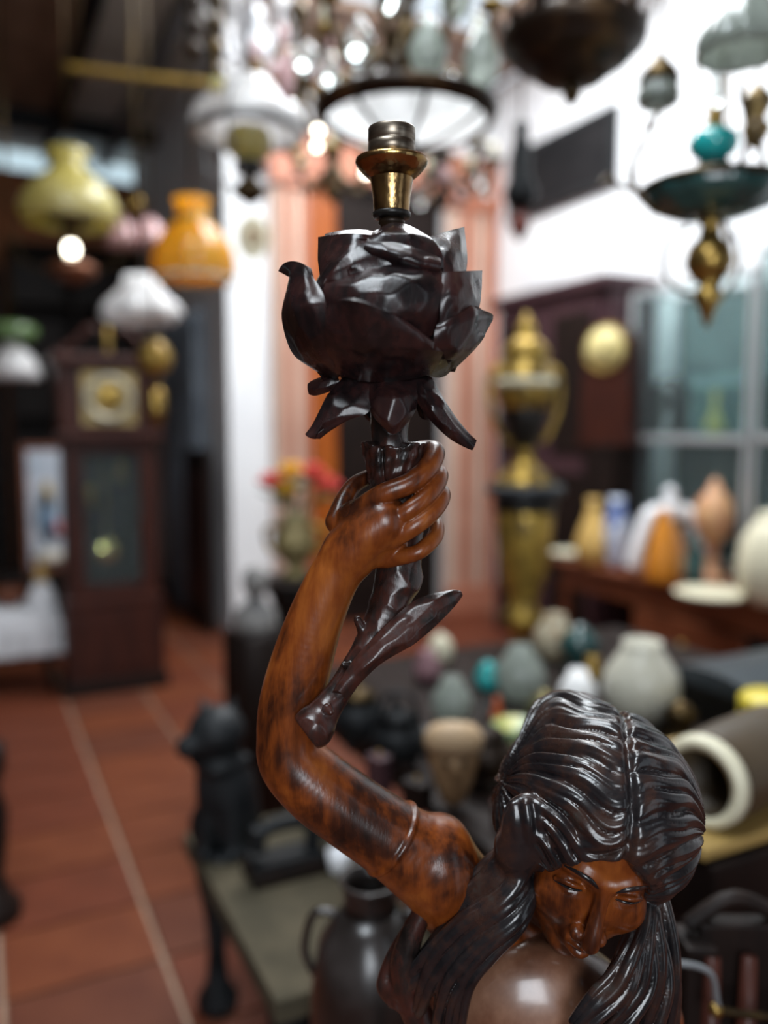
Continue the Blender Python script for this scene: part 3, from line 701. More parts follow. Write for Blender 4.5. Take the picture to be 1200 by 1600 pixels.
# sawn foot: plane cut
sl, X, Y, Z = TV.sub(TV.lo, TV.lo + TV.h * TV.n)
e0 = Q(478, 1146, 84); nd = np.array([-0.80, -0.60, 0.25]); nd /= np.linalg.norm(nd)
TV.v = np.maximum(TV.v, np.where(Y < Q(500, 1090, 70)[1], (X - e0[0]) * nd[0] + (Y - e0[1]) * nd[1] + (Z - e0[2]) * nd[2], -50).astype(np.float32))
def carve(V):
    n = scoops(V, 260, 3.2, 5); ctr = V.copy(); ctr[:, 2] = 10
    # displace along the horizontal direction away from the stem's axis
    ax = np.interp(-V[:, 1], [-(Q(607, 590)[1]), -(Q(622, 905)[1]), -(Q(490, 1136)[1])], [Q(607, 590)[0], Q(622, 905)[0], Q(490, 1136)[0]])
    d = np.stack([V[:, 0] - ax, np.zeros(len(V)), V[:, 2] - 10], 1); d /= np.linalg.norm(d, axis=1, keepdims=True) + 1e-6
    return V + d * n[:, None]
V, F = TV.mesh('stem'); V = carve(V)
low = (V[F].mean(1)[:, 1] + .35 * V[F].mean(1)[:, 0]) < (Q(556, 1042, 50)[1] + .35 * Q(556, 1042, 50)[0])
for nm, fs, mm in (('stem', F[~low], M_STEM), ('branch_end', F[low], M_STEM)):
    us, inv = np.unique(fs, return_inverse=True); finish(nm, arrays_to_mesh(nm, to_lamp(V[us]), inv.reshape(fs.shape)), mm, LAMP)
# bark cup above the fist
CV = Vol(np.array([Q(550, 700, 0)[0] - 12, Q(600, 800, 0)[1], -75.0]), np.array([Q(690, 700, 0)[0] + 10, Q(600, 680, 0)[1], 80.0]), 2.0)
p1 = Q(620, 790, 0); p2 = Q(616, 694, 0)
CV.cone(p1, p2 + np.array([0, 16, 0]), 36, 54, 2)
sl, X, Y, Z = CV.sub(CV.lo, CV.lo + CV.h * CV.n)
ang = np.arctan2(Z, X - p2[0])
CV.v = np.maximum(CV.v, (Y - p2[1] - 3 * np.sin(ang * 3) - 2 * np.sin(ang * 7 + 1)).astype(np.float32))
CV.v -= (1.0 * np.sin(ang * 9 + 1.5 * np.sin(Y * 0.09)) + 0.8 * np.sin(ang * 21 + Y * 0.12) + 0.7 * np.sin(Y * 0.33 + 3 * ang) - 6.0 * np.exp(-((ang - 2.0) / 0.07) ** 2)).astype(np.float32)
cup = vol_obj('bark_cup', CV, M_STEM)
leaf = patch('leaf', [[Q(520, 1082, 78), Q(530, 1080, 86), Q(540, 1092, 80)], [Q(556, 1028, 72), Q(576, 1030, 84), Q(590, 1040, 76)], [Q(606, 975, 56), Q(628, 990, 72), Q(646, 1006, 64)],
                      [Q(652, 937, 36), Q(668, 955, 52), Q(690, 968, 44)], [Q(700, 924, 24), Q(706, 932, 32), Q(712, 944, 26)], [Q(719, 924, 20), Q(721, 926, 22), Q(722, 930, 20)]], M_STEM, LAMP, 13, 23, 10, (26, 4.0), 4, flip=True, edge=0.12, push=.1)

# --- rose
ROSE = empty('rose', (0, 0, 0)); ROSE.parent = LAMP
EC = (602, 470)
def E(px, py, ex=0.0):
    q = 1 - ((px - EC[0]) / 165.0) ** 2 - ((py - EC[1]) / 135.0) ** 2
    return Q(px, py, math.sqrt(max(q, 0)) * 135 + ex)
RV = Vol(Q(450, 620, 0) * np.array([1, 1, 0]) + np.array([0, 0, -150.0]), Q(750, 340, 0) * np.array([1, 1, 0]) + np.array([0, 0, 150.0]), 3.5)
RV.ell(Q(603, 482, 0), (118, 102, 112), 10); RV.ell(Q(622, 400, 0), (62, 44, 62), 14); RV.ell(Q(606, 590, 0), (62, 24, 58), 14)
def carve2(V):
    c0 = Q(603, 480, 0); d = V - c0; d /= np.linalg.norm(d, axis=1, keepdims=True)
    return V + d * scoops(V, 90, 6, 8)[:, None]
vol_obj('heart', RV, M_ROSE, ROSE, carve2)
def rose_petal(rows, ex, th=9, seed=1, sc=(16, 5.0), flip=True):
    R = []
    for i, row in enumerate(rows):
        e = ex[i]; e = (e, e, e) if not isinstance(e, tuple) else e
        R.append([E(*p, e[j]) for j, p in enumerate(row)])
    return patch('petal', R, M_ROSE, ROSE, th, 33, 12, (sc[0] + 6, sc[1] * 1.5), seed, flip)
# front lower
rose_petal([[(528, 578), (595, 592), (672, 578)], [(513, 540), (600, 548), (690, 548)], [(513, 505), (592, 512), (676, 540)], [(516, 478), (572, 472), (662, 533)]], [(4, 8, 2), 18, 24, (16, 34, 14)], 12, 2, (22, 6))
# left outer with curled tip
rose_petal([[(503, 576), (518, 588), (534, 584)], [(462, 548), (490, 556), (522, 556)], [(447, 495), (474, 498), (516, 510)], [(455, 452), (474, 456), (510, 474)], [(458, 432), (470, 432), (492, 440)], [(441, 424), (456, 412), (484, 418)]], [0, (0, 14, 10), (0, 16, 12), (0, 12, 6), (-6, 6, 0), (8, 14, 0)], 12, 3, (20, 5))
# big middle
rose_petal([[(514, 510), (600, 540), (672, 520)], [(509, 472), (600, 490), (682, 482)], [(511, 452), (608, 446), (690, 448)], [(516, 440), (606, 420), (684, 416)]], [-14, (-8, 4, -4), (-8, 4, -4), (-22, -18, -18)], 12, 5, (22, 6))
# lip over the middle
rose_petal([[(574, 402), (628, 420), (682, 428)], [(572, 388), (630, 404), (686, 418)], [(577, 376), (634, 388), (685, 408)]], [-26, (-6, 2, 0), (-8, -2, -6)], 10, 7, (10, 4))
# left wrap
rose_petal([[(512, 462), (548, 450), (596, 436)], [(510, 448), (540, 424), (584, 402)], [(514, 438), (542, 403), (577, 377)]], [-24, (-12, -8, -14), (-12, -6, -14)], 10, 9, (10, 4))
# dome of the bud
rose_petal([[(566, 412), (622, 420), (690, 420)], [(570, 392), (624, 396), (688, 400)], [(582, 372), (624, 370), (674, 380)], [(596, 362), (622, 354), (652, 366)]], [-20, -10, (-8, 2, -8), (-20, -20, -20)], 10, 11, (16, 5))
# back left rim
rose_petal([[(506, 436), (538, 434), (578, 410)], [(502, 404), (538, 404), (580, 394)], [(502, 374), (544, 370), (580, 372)]], [(-60, -34, -40), (-76, -44, -50), (-84, -40, -54)], 12, 13, (12, 4))
rose_petal([[(508, 380), (545, 378), (582, 380)], [(510, 370), (548, 364), (584, 366)]], [(-76, -40, -50), (-100, -86, -76)], 9, 14, (8, 3))
# upper right
rose_petal([[(688, 432), (704, 436), (722, 428)], [(680, 402), (704, 400), (724, 402)], [(668, 376), (698, 366), (720, 358)]], [(-30, -24, -50), (-34, -28, -60), (-40, -36, -70)], 12, 15, (12, 5))
# middle right
rose_petal([[(684, 506), (706, 512), (728, 500)], [(690, 466), (718, 468), (744, 474)], [(692, 430), (722, 426), (747, 424)]], [(0, 0, -10), (0, 6, -16), (-6, 0, -26)], 12, 17, (14, 5))
# right outer, pointed
rose_petal([[(666, 582), (690, 584), (708, 570)], [(674, 545), (712, 548), (740, 538)], [(682, 516), (722, 514), (754, 518)], [(706, 498), (738, 492), (763, 500)], [(736, 486), (752, 484), (765, 490)]], [(4, 0, 0), (12, 14, 0), (6, 14, 2), (0, 8, 4), (0, 4, 6)], 12, 19, (18, 5))
# petals of the far side
c0 = Q(602, 470, 0)
for ang_, rows in ((math.pi, [[(528, 578), (595, 592), (672, 578)], [(500, 540), (600, 548), (700, 548)], [(500, 490), (600, 490), (700, 500)], [(520, 440), (610, 420), (690, 440)]]),
                   (math.pi * 1.0, [[(510, 450), (600, 450), (690, 450)], [(510, 400), (600, 400), (690, 400)], [(540, 372), (600, 366), (660, 374)]])):
    R = []
    for row in rows:
        rr = []
        for p in row:
            v = E(*p, 8) - c0; rr.append(c0 + np.array([v[0], v[1], -v[2]]))
        R.append(rr)
    patch('petal', R, M_ROSE, ROSE, 10, 19, 8, (18, 5), 23, False)
# sepals
def sepal(rows, ws, seed, th=11):
    R = []
    for i, row in enumerate(rows):
        e = ws[i]; e = (e, e, e) if not isinstance(e, tuple) else e
        R.append([Q(p[0], p[1], e[j]) for j, p in enumerate(row)])
    return patch('sepal', R, M_ROSE, ROSE, th, 23, 10, (14, 5.5), seed, push=.05)
sepal([[(536, 590), (556, 588), (580, 588)], [(513, 616), (545, 622), (578, 640)], [(500, 640), (520, 650), (545, 656)], [(488, 664), (500, 672), (518, 672)], [(477, 678), (484, 684), (500, 686)]], [(34, 44, 50), (52, 70, 76), (60, 76, 74), (62, 74, 68), (64, 70, 64)], 31)
sepal([[(528, 588), (530, 594), (534, 604)], [(505, 589), (506, 600), (508, 614)], [(490, 594), (490, 606), (492, 618)], [(481, 600), (481, 608), (483, 616)]], [(10, 18, 14), (2, 16, 8), (-6, 6, 0), (-8, -4, -6)], 32)
sepal([[(578, 588), (606, 586), (642, 588)], [(576, 620), (610, 622), (652, 616)], [(584, 650), (613, 654), (646, 646)], [(604, 672), (615, 678), (628, 670)]], [(46, 56, 46), (66, 92, 70), (72, 96, 72), (76, 84, 74)], 33)
sepal([[(624, 588), (650, 584), (674, 590)], [(648, 622), (672, 616), (692, 622)], [(672, 656), (694, 652), (712, 652)], [(704, 686), (722, 682), (732, 676)], [(738, 703), (741, 698), (745, 688)]], [(44, 50, 36), (60, 74, 52), (64, 78, 56), (60, 68, 54), (58, 60, 54)], 34)
sepal([[(640, 592), (655, 592), (670, 594)], [(648, 625), (665, 628), (684, 624)], [(655, 650), (668, 656), (684, 648)]], [(-10, 0, -16), (-14, 6, -20), (-12, 2, -18)], 35)
sepal([[(570, 590), (600, 588), (630, 590)], [(560, 625), (600, 630), (640, 622)], [(580, 656), (604, 664), (630, 652)]], [-50, (-72, -92, -74), (-84, -94, -84)], 36)
# --- lamp socket
SOCK = empty('socket', (0, 0, 0)); SOCK.parent = LAMP
sx_ = Q(612, 270, 0)[0]
def sprof(lst): return [(r * S, (Q(612, y_, 0)[1] - FEET[1]) * S) for r, y_ in lst]
sloc = ((sx_ - FEET[0]) * S, -(0 - FEET[2]) * S, 0)
lathe('neck_pipe', sprof([(17, 372), (17, 352), (20, 350), (20, 345), (17, 343), (17, 334)]), M_BRONZE, SOCK, 28, sloc)
lathe('base_ring', sprof([(20, 342), (27, 341), (29, 337), (29, 333), (26, 331)]), M_BLACK, SOCK, 36, sloc)
lathe('shell', sprof([(26, 336), (27, 330), (28, 310), (31, 290), (33.5, 274), (34, 262)]), M_BRASS_OLD, SOCK, 48, sloc)
lathe('flange', sprof([(33, 280), (44, 270), (53, 259), (55, 255), (54, 250), (48, 248), (38, 247), (36, 243), (35, 243)]), M_BRASS_OLD, SOCK, 56, sloc)
lathe('lamp_ring', sprof(shell([(35.5, 246), (35.5, 226), (34.5, 225), (34.5, 222), (35.5, 221), (35.5, 203), (34.5, 201)], 4)), M_NICKEL, SOCK, 48, sloc)
lathe('insulator', sprof([(30, 250), (30, 216), (24, 214), (8, 214), (7, 209), (0.5, 209)]), M_BLACK, SOCK, 32, sloc)

# ------------------------------------------------------------------ the shop's stock
class Thing:
    """a thing at pixel column px, distance d; its parts are given in pixels and measured heights"""
    def __init__(s, name, label, cat, px, py, d, group=None, rz=-YAW):
        s.px, s.py, s.d, s.m = px, py, d, d / FPX
        s.o = empty(name, P(px, py, d), rz); tag(s.o, label, cat, group); s.z0 = s.o.location.z
    def z(s, py): return zat(py, s.d) - s.z0
    def lathe(s, name, prof, m, dx=0, dy=0.0, parent=None, **k):
        return lathe(name, [(max(r, 0.2) * s.m, s.z(y)) for r, y in prof], m, parent or s.o, loc=(dx * s.m, dy, 0), **k)
    def shade(s, name, prof, m, t=2.5, dx=0, dy=0.0, parent=None, **k):
        return lathe(name, shell([(max(r, 3.2) * s.m, s.z(y)) for r, y in prof], t * s.m), m, parent or s.o, loc=(dx * s.m, dy, 0), **k)
    def tube(s, name, pts, r, m, parent=None, **k):          # pts: (px, py, dy in metres)
        return tube(name, [((p[0] - s.px) * s.m, (p[2] if len(p) > 2 else 0.0), s.z(p[1])) for p in pts], r * s.m, m, parent or s.o, **k)
    def box(s, name, x0, x1, ya, yb, y0, y1, m, bev=0.006, parent=None):   # x px, y px (top<bottom), depth metres
        return box(name, ((x0 - s.px) * s.m, y0, s.z(yb)), ((x1 - s.px) * s.m, y1, s.z(ya)), m, parent or s.o, bev)
    def hang(s, py, r=1.6, m=None, dx=0):
        return tube('hanging_rod', [(dx * s.m, 0, s.z(py)), (dx * s.m, 0, ZC + .02 - s.z0)], r * s.m, m or M_DBRASS, s.o, 8, 1)
    def lathe_z(s, name, prof, m, dx=0, dy=0.0, **k):         # radii px, z metres above floor
        return lathe(name, [(max(r, 0.2) * s.m, z - s.z0) for r, z in prof], m, s.o, loc=(dx * s.m, dy, 0), **k)
def scroll_arm(t, a, r0, r1, y0, y1, rad, m, cup=None, cm=None, candle=None, dip=40):
    """one curved arm of a chandelier at angle a"""
    c, s_ = math.cos(a), math.sin(a)
    pts = []
    for f, yy in ((0, y0), (.3, y0 + dip * .7), (.65, y0 + dip), (.92, (y0 + dip + y1) / 2), (1, y1)):
        r = (r0 + (r1 - r0) * f) * t.m; pts.append((r * c, r * s_, t.z(yy)))
    arm = tube('arm', pts, rad * t.m, m, t.o, 8, 5)
    if cup: lathe('drip_cup', [(cup * .35 * t.m, t.z(y1 + 4)), (cup * t.m, t.z(y1 - 4)), (cup * t.m, t.z(y1 - 7)), (cup * .4 * t.m, t.z(y1 - 6))], cm or m, arm, 14, (r1 * t.m * c, r1 * t.m * s_, 0))
    if candle: lathe('candle_sleeve', [(candle[0] * t.m, t.z(y1 - 3)), (candle[0] * t.m, t.z(y1 - candle[1])), (candle[0] * .5 * t.m, t.z(y1 - candle[1] - 4))], candle[2], arm, 12, (r1 * t.m * c, r1 * t.m * s_, 0))
def crystal(t, px, py, wpx, hpx, m, dy=0.0, name='glass_drop'):
    pr = [(0.05, 0), (.35, -.12), (1, -.5), (.75, -.8), (0.05, -1)]
    x = (px - t.px) * t.m
    return lathe(name, [(max(r * wpx / 2, .2) * t.m, t.z(py) + z * hpx * t.m) for r, z in pr], m, t.o, 8, (x, dy, 0))

# ---- hanging lamps
t = Thing('pendant_lamp', 'olive yellow glass dome pendant lamp with a small glowing bead under it', 'lamp', 112, 400, 4.2)
t.shade('shade', [(30, 236), (22, 250), (26, 266), (48, 284), (66, 306), (74, 328), (70, 346), (66, 350)], M_OLIVE, 3, n=40)
t.lathe('gallery', [(8, 352), (34, 346), (36, 340), (30, 336), (8, 334)], M_DBRASS)
t.lathe('bulb_holder', [(4, 334), (12, 356), (12, 372), (9, 380)], M_DBRASS)
t.lathe('glow_bead', [(.5, 402), (7, 398), (9, 390), (7, 382), (4, 377)], M_GLOW, n=16)
t.lathe('oil_font', [(3, 446), (18, 440), (36, 428), (38, 418), (24, 408), (10, 404), (4, 398)], mat('copper', (0.16, 0.06, 0.03), .4, .6))
t.tube('frame_arm', [(76, 424), (34, 400), (38, 330), (112, 226)], 2, M_DBRASS); t.tube('frame_arm', [(148, 424), (190, 400), (186, 330), (112, 226)], 2, M_DBRASS)
t.hang(232)
t = Thing('pendant_lamp', 'amber yellow ribbed glass bell pendant lamp below the white dome lamp', 'lamp', 303, 440, 3.5)
t.shade('shade', [(28, 312), (22, 322), (24, 344), (42, 364), (56, 388), (62, 412), (60, 428), (58, 436)], M_AMBER, 3, n=48, flute=12, fa=.05)
t.lathe('fitter_ring', [(24, 350), (27, 348), (27, 340), (24, 338)], M_BRASS); t.lathe('rim', [(57, 440), (60, 438), (60, 433), (56, 432)], M_CREAM, n=40)
t.lathe('bulb_holder', [(8, 400), (10, 380), (10, 350), (5, 338)], M_DBRASS); t.hang(345, 2)
t = Thing('pendant_lamp', 'large white opal dome pendant lamp with amber font and dark brass knob', 'lamp', 390, 320, 3.0)
t.shade('shade', [(34, 128), (44, 142), (62, 156), (80, 174), (87, 192), (86, 204), (80, 212)], M_OPAL, 3, n=44)
t.lathe('rim_band', [(78, 214), (86, 212), (87, 205), (85, 202)], M_STEEL, n=44)
t.lathe('glass_font', [(10, 256), (22, 250), (34, 236), (36, 216), (30, 202), (14, 196)], M_OLIVE)
t.lathe('knob', [(6, 278), (22, 270), (24, 260), (16, 250), (8, 248)], M_BLACK)
t.lathe('finial', [(.5, 322), (10, 316), (24, 306), (26, 296), (16, 284), (8, 276)], M_DBRASS)
for k in range(3):
    a_ = k * 2.094 + .4
    tube('frame_arm', [(math.cos(a_) * 20 * t.m, math.sin(a_) * 20 * t.m, t.z(290)), (math.cos(a_) * 92 * t.m, math.sin(a_) * 92 * t.m, t.z(250)), (math.cos(a_) * 90 * t.m, math.sin(a_) * 90 * t.m, t.z(180)), (0, 0, t.z(110))], 2.2 * t.m, M_STEEL, t.o, 8, 6)
t.hang(130, 3, M_STEEL)
t = Thing('pendant_lamp', 'white ruffled glass shade pendant lamp in front of the tall clock top', 'lamp', 221, 506, 4.0)
t.shade('shade', [(24, 432), (28, 448), (40, 462), (56, 476), (61, 490), (52, 502), (40, 506)], M_OPAL, 3, n=48, flute=8, fa=.06)
t.lathe('bulb_holder', [(10, 470), (12, 450), (10, 430), (4, 426)], M_DBRASS); t.hang(430, 2)
t = Thing('pendant_lamp', 'white flared glass shade pendant lamp with green glass collar', 'lamp', 22, 592, 5.0)
t.shade('shade', [(12, 534), (18, 546), (32, 560), (38, 578), (40, 592)], M_OPAL, 2.5, n=36)
t.lathe('collar', [(14, 536), (36, 528), (38, 512), (28, 506), (8, 504)], mat('leaf_green_glass', (0.10, 0.17, 0.06), .2, coat=.4)); t.hang(506, 2)
t = Thing('pendant_lamp', 'small brass globe pendant lamp with hanging brass weight', 'lamp', 245, 664, 3.7)
t.lathe('globe', [(.5, 588), (14, 584), (24, 570), (26, 556), (20, 540), (8, 530)], M_GOLD, n=24)
t.lathe('weight', [(.5, 664), (10, 660), (14, 640), (13, 612), (6, 604)], M_BRASS, n=20)
t.tube('link', [(245, 606), (245, 584)], 2, M_DBRASS, sm=1); t.hang(532, 1.4)
t = Thing('pendant_lamp', 'pair of pale pink glass tulip shades on a small pendant', 'lamp', 214, 385, 4.8)
for dx in (-22, 20):
    t.shade('tulip_shade', [(7, 340), (16, 352), (22, 368), (26, 384)], M_PINKG, 2, dx=dx, flute=6, fa=.06)
    t.tube('arm', [(214, 322), (214 + dx, 316), (214 + dx, 344)], 2.5, M_DBRASS)
t.lathe('hub', [(4, 334), (10, 326), (10, 312), (4, 304)], M_BRASS); t.hang(306)
t = Thing('wall_plate', 'oval white plate with a brown centre hung high on a chain', 'plate', 396, 405, 4.6)
pl = lathe('dish', [(.3 * t.m, 0), (16 * t.m, .004), (24 * t.m, .016), (25 * t.m, .02), (24 * t.m, .024), (15 * t.m, .012), (.3 * t.m, .009)], M_CREAM, t.o, 28, (0, 0, t.z(372)), rot=(math.pi / 2, 0, 0)); pl.scale = (1, 1.35, 1)
ce = lathe('painted_centre', [(.3 * t.m, .010), (10 * t.m, .0125), (10 * t.m, .0145), (.3 * t.m, .0145)], M_TWOOD, t.o, 20, (0, 0, t.z(372)), rot=(math.pi / 2, 0, 0)); ce.scale = (1, 1.35, 1)
t.hang(346, 1.2)

# turned column lights at the top
for i, (px, yb, lab) in enumerate(((303, 92, 'dark turned brass hanging column tipped with a knob, shorter of the two'), (338, 128, 'dark turned brass hanging column tipped with a yellow glass bead'))):
    t = Thing('hanging_column', lab, 'lamp', px, yb, 2.6 + .1 * i)
    pr = [(1, yb)]; y = yb - 4
    while y > -60:
        pr += [(8, y), (15, y - 8), (13, y - 16), (6, y - 22), (6, y - 30), (11, y - 34)]; y -= 38
    t.lathe('column', pr, M_DBRASS if i else M_BRONZE); t.hang(y + 4, 2.2)
    if i: t.lathe('glass_bead', [(1, 144), (12, 138), (13, 128), (8, 120)], M_OLIVE)
# yellow rail below the roof
t = Thing('hanging_rail', 'yellow lacquered rail hung below the brown roof boards', 'rail', 240, 118, 4.4)
t.tube('rail', [(105, 104, 0), (240, 122, 0), (385, 136, 0)], 6, mat('yellow_lacquer', (0.30, 0.19, 0.04), .4))
for px, y in ((130, 108), (360, 132)): t.hang(y, 1.4, dx=px - 240)
# white arms below the roof light
t = Thing('pendant_lamp', 'white enamel pendant with curved white arms above the opal dome lamp', 'lamp', 400, 118, 3.6)
t.lathe('body', [(2, 116), (16, 106), (22, 90), (14, 70), (10, 40), (18, 24), (8, 10)], M_WHITE)
for a_ in (0.1, 1.3, 2.4, 3.3, 4.4, 5.5): scroll_arm(t, a_, 10, 62, 66, 28, 5, M_WHITE, 14, M_OPAL, None, 30)
t.hang(14, 3, M_WHITE)

# central chandelier with a wide glass bowl and leaf drops
t = Thing('chandelier', 'dark brass chandelier with wide white glass bowl and pale green glass leaves', 'chandelier', 634, 232, 2.3)
t.shade('bowl', [(3, 228), (50, 220), (92, 206), (122, 188), (134, 176)], M_OPAL, 3, n=56)
t.lathe('bowl_rim', [(120, 194), (136, 182), (139, 174), (134, 170), (124, 182)], M_BRONZE, n=56)
for a_ in np.arange(8) * math.pi / 4 + .2:
    pts = [(r * math.cos(a_) * t.m, r * math.sin(a_) * t.m, t.z(y)) for r, y in ((10, 238), (52, 228), (94, 214), (124, 196), (137, 178))]
    tube('rib', pts, 3.2 * t.m, M_BRONZE, t.o, 8, 4)
t.lathe('finial', [(.5, 248), (10, 244), (18, 236), (14, 228), (6, 224)], M_BRONZE)
t.lathe('stem_column', [(6, 226), (6, 176), (16, 168), (30, 154), (34, 140), (18, 124), (14, 90), (26, 74), (30, 56), (14, 40), (12, 10), (24, -6), (10, -24)], M_DBRASS)
for a_ in np.arange(8) * math.pi / 4 + .5: scroll_arm(t, a_, 18, 128, 60, 34, 5, M_DBRASS, 20, M_BRASS, (7, 40, M_CREAM), 66)
for a_ in np.arange(6) * math.pi / 3 + .1: scroll_arm(t, a_, 16, 84, 96, 120, 4.5, M_BRONZE, None, None, None, 40)
for px, py, w_, h_, dy, mm in ((566, 64, 48, 72, -.14, M_CLEAR), (662, 68, 58, 92, -.16, M_PALEG), (742, 52, 56, 108, -.08, M_PALEG), (520, 80, 36, 66, -.02, M_CLEAR), (610, 20, 44, 64, -.2, M_CLEAR), (700, 8, 46, 66, -.16, M_PALEG), (455, 70, 30, 84, 0, M_PINKG), (480, 30, 40, 60, .1, M_CLEAR), (590, 130, 22, 34, -.1, M_CLEAR), (700, 140, 26, 36, -.1, M_CLEAR)):
    crystal(t, px, py, w_, h_, mm, dy); t.tube('wire', [(px, py + 2, dy), ((px + 634) / 2, py - 26, dy / 2), (634, min(py, 60) - 6, 0)], 1.3, M_DBRASS, sm=3)
t.hang(-20, 3)
t = Thing('chandelier', 'brass chandelier with pink candle sleeves left of the wide glass bowl', 'chandelier', 470, 214, 3.2)
t.lathe('column', [(.5, 214), (10, 204), (16, 190), (8, 176), (7, 150), (20, 132), (22, 110), (8, 92), (7, 40), (16, 20), (6, 0)], M_DBRASS)
for a_ in np.arange(6) * math.pi / 3 + .25: scroll_arm(t, a_, 10, 66, 150, 118, 4.5, M_DBRASS, 16, M_BRASS, (7, 44, M_PINKG), 34)
t.hang(4, 2.4)
t = Thing('chandelier', 'small brass chandelier with glass drops above and behind the socket', 'chandelier', 690, 330, 3.9)
t.lathe('column', [(.5, 330), (8, 322), (14, 308), (6, 296), (6, 270), (14, 256), (16, 240), (6, 226), (6, 180)], M_BRONZE)
for a_ in np.arange(7) * 2 * math.pi / 7: scroll_arm(t, a_, 8, 78, 268, 256, 4, M_BRONZE, 15, M_DBRASS, (6, 30, M_CREAM), 34)
for k in range(7):
    a_ = k * 2 * math.pi / 7 + .2; crystal(t, 690 + 70 * math.cos(a_), 278, 16, 30, M_PINKG if k % 2 else M_CLEAR, 70 * t.m * math.sin(a_))
    tube('wire', [(70 * t.m * math.cos(a_), 70 * t.m * math.sin(a_), t.z(280)), (70 * t.m * math.cos(a_), 70 * t.m * math.sin(a_), t.z(258)), (0, 0, t.z(250))], 1.2 * t.m, M_DBRASS, t.o, 6, 3)
t.hang(186, 2)
t = Thing('chandelier', 'small brass chandelier with glowing beads as bright glints left of the socket', 'chandelier', 520, 320, 4.2)
t.lathe('column', [(.5, 320), (8, 312), (15, 298), (6, 286), (6, 262), (14, 244), (15, 230), (6, 214), (5, 170)], M_DBRASS)
for a_ in np.arange(6) * math.pi / 3 + .5: scroll_arm(t, a_, 8, 60, 262, 254, 4, M_DBRASS, 13, M_BRASS, (6, 18, M_CREAM), 32)
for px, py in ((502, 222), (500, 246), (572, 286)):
    t.lathe('glow_bead', [(.5, py + 5), (4, py + 3), (5, py), (4, py - 3), (.5, py - 5)], M_GLOW, dx=px - 520, dy=-.16, n=14); t.tube('wire', [(px, py - 6, -.16), (px, py - 40, -.1), (520, 190, 0)], 1.4, M_DBRASS, sm=4)  # small emissive beads added as bright glints on the brass
t.hang(174, 2)

# dark bronze bowl lamp
t = Thing('hanging_bowl_lamp', 'large dark bronze hanging bowl lamp with leaf rim and pointed finial', 'lamp', 893, 166, 2.0)
t.lathe('bowl', [(8, 132), (46, 126), (58, 116), (60, 110), (80, 100), (88, 92), (90, 84), (104, 74), (108, 62), (106, 50), (96, 44), (40, 40), (30, 30), (44, 14), (60, 4), (54, -10), (24, -30), (10, -60)], M_BRONZE, n=48)
for k in range(14):
    a_ = k * 2 * math.pi / 14
    o = lathe('rim_leaf', [(.3 * t.m, 30 * t.m), (8 * t.m, 16 * t.m), (12 * t.m, 0), (8 * t.m, -14 * t.m), (.3 * t.m, -22 * t.m)], M_BRONZE, t.o, 8, (104 * t.m * math.cos(a_), 104 * t.m * math.sin(a_), t.z(54)), rot=(0, .35, a_)); o.scale = (.35, 1, 1)
t.lathe('finial', [(.5, 168), (6, 162), (14, 150), (13, 143), (6, 138), (9, 132)], M_DBRASS)
for a_ in (.5, 2.6, 4.7): tube('chain_rod', [(96 * t.m * math.cos(a_), 96 * t.m * math.sin(a_), t.z(48)), (0, 0, t.z(-240))], 2.4 * t.m, M_DBRASS, t.o, 8, 1)
t.hang(-50, 3)
# brass cap with hanging glass
t = Thing('pendant_lamp', 'small pendant lamp with brass cap and grey green glass shade', 'lamp', 1028, 178, 2.2)
t.shade('shade', [(12, 118), (24, 128), (33, 146), (32, 160), (20, 170)], M_PALEG, 2.5, n=30, flute=8, fa=.04); t.lathe('cap', [(30, 130), (32, 126), (26, 110), (12, 94), (6, 84)], M_DBRASS); t.hang(88, 2)
# turquoise oil lamp chandelier
t = Thing('oil_lamp_chandelier', 'ornate brass oil lamp chandelier with turquoise font and dark teal dish', 'chandelier', 1104, 512, 1.9)
t.lathe('glass_font', [(18, 250), (32, 240), (37, 226), (34, 212), (22, 204), (14, 200)], M_TEAL, n=36)
t.lathe('dish', [(10, 344), (50, 338), (88, 322), (100, 300), (96, 290), (60, 284), (30, 268), (20, 248)], M_DTEAL, n=48, flute=12, fa=.03)
t.lathe('dish_rim', [(94, 302), (104, 296), (105, 290), (98, 286), (90, 292)], M_DBRASS, n=48)
t.lathe('brass_font', [(.5, 514), (6, 502), (12, 484), (22, 466), (20, 456), (12, 446), (28, 430), (36, 410), (30, 386), (16, 370), (14, 352), (20, 342)], M_BRASS, n=32)
t.lathe('burner', [(14, 204), (16, 196), (10, 186), (12, 176), (6, 168)], M_BRASS)
t.lathe('chimney', [(9, 178), (12, 150), (8, 120), (8, 70)], M_CLEAR, n=24)
for k in range(3):
    a_ = k * 2.094 + .52
    for nm, seq, rr in (('suspension_rod', ((28, 240), (34, 160), (20, 60), (10, -40)), 2.4), ('scroll', ((30, 350), (62, 372), (66, 420), (40, 452), (18, 458)), 3.6), ('scroll', ((96, 296), (122, 262), (112, 218), (96, 190), (100, 170)), 4.5)):
        tube(nm, [(r * t.m * math.cos(a_), r * t.m * math.sin(a_), t.z(y)) for r, y in seq], rr * t.m, M_DBRASS if nm == 'scroll' else M_BRASS, t.o, 8, 6)
t.tube('scroll', [(1020, 330, 0), (994, 306, 0), (984, 262, 0), (1004, 214, 0), (1022, 170, 0)], 4.5, M_DBRASS); t.tube('scroll', [(1004, 300, 0), (966, 292, 0), (950, 276, 0), (936, 288, 0)], 4, M_DBRASS)
t.hang(-36, 3)
t = Thing('pendant_lamp', 'pale green glass flared shade pendant lamp above the turquoise oil lamp', 'lamp', 1158, 92, 1.75)
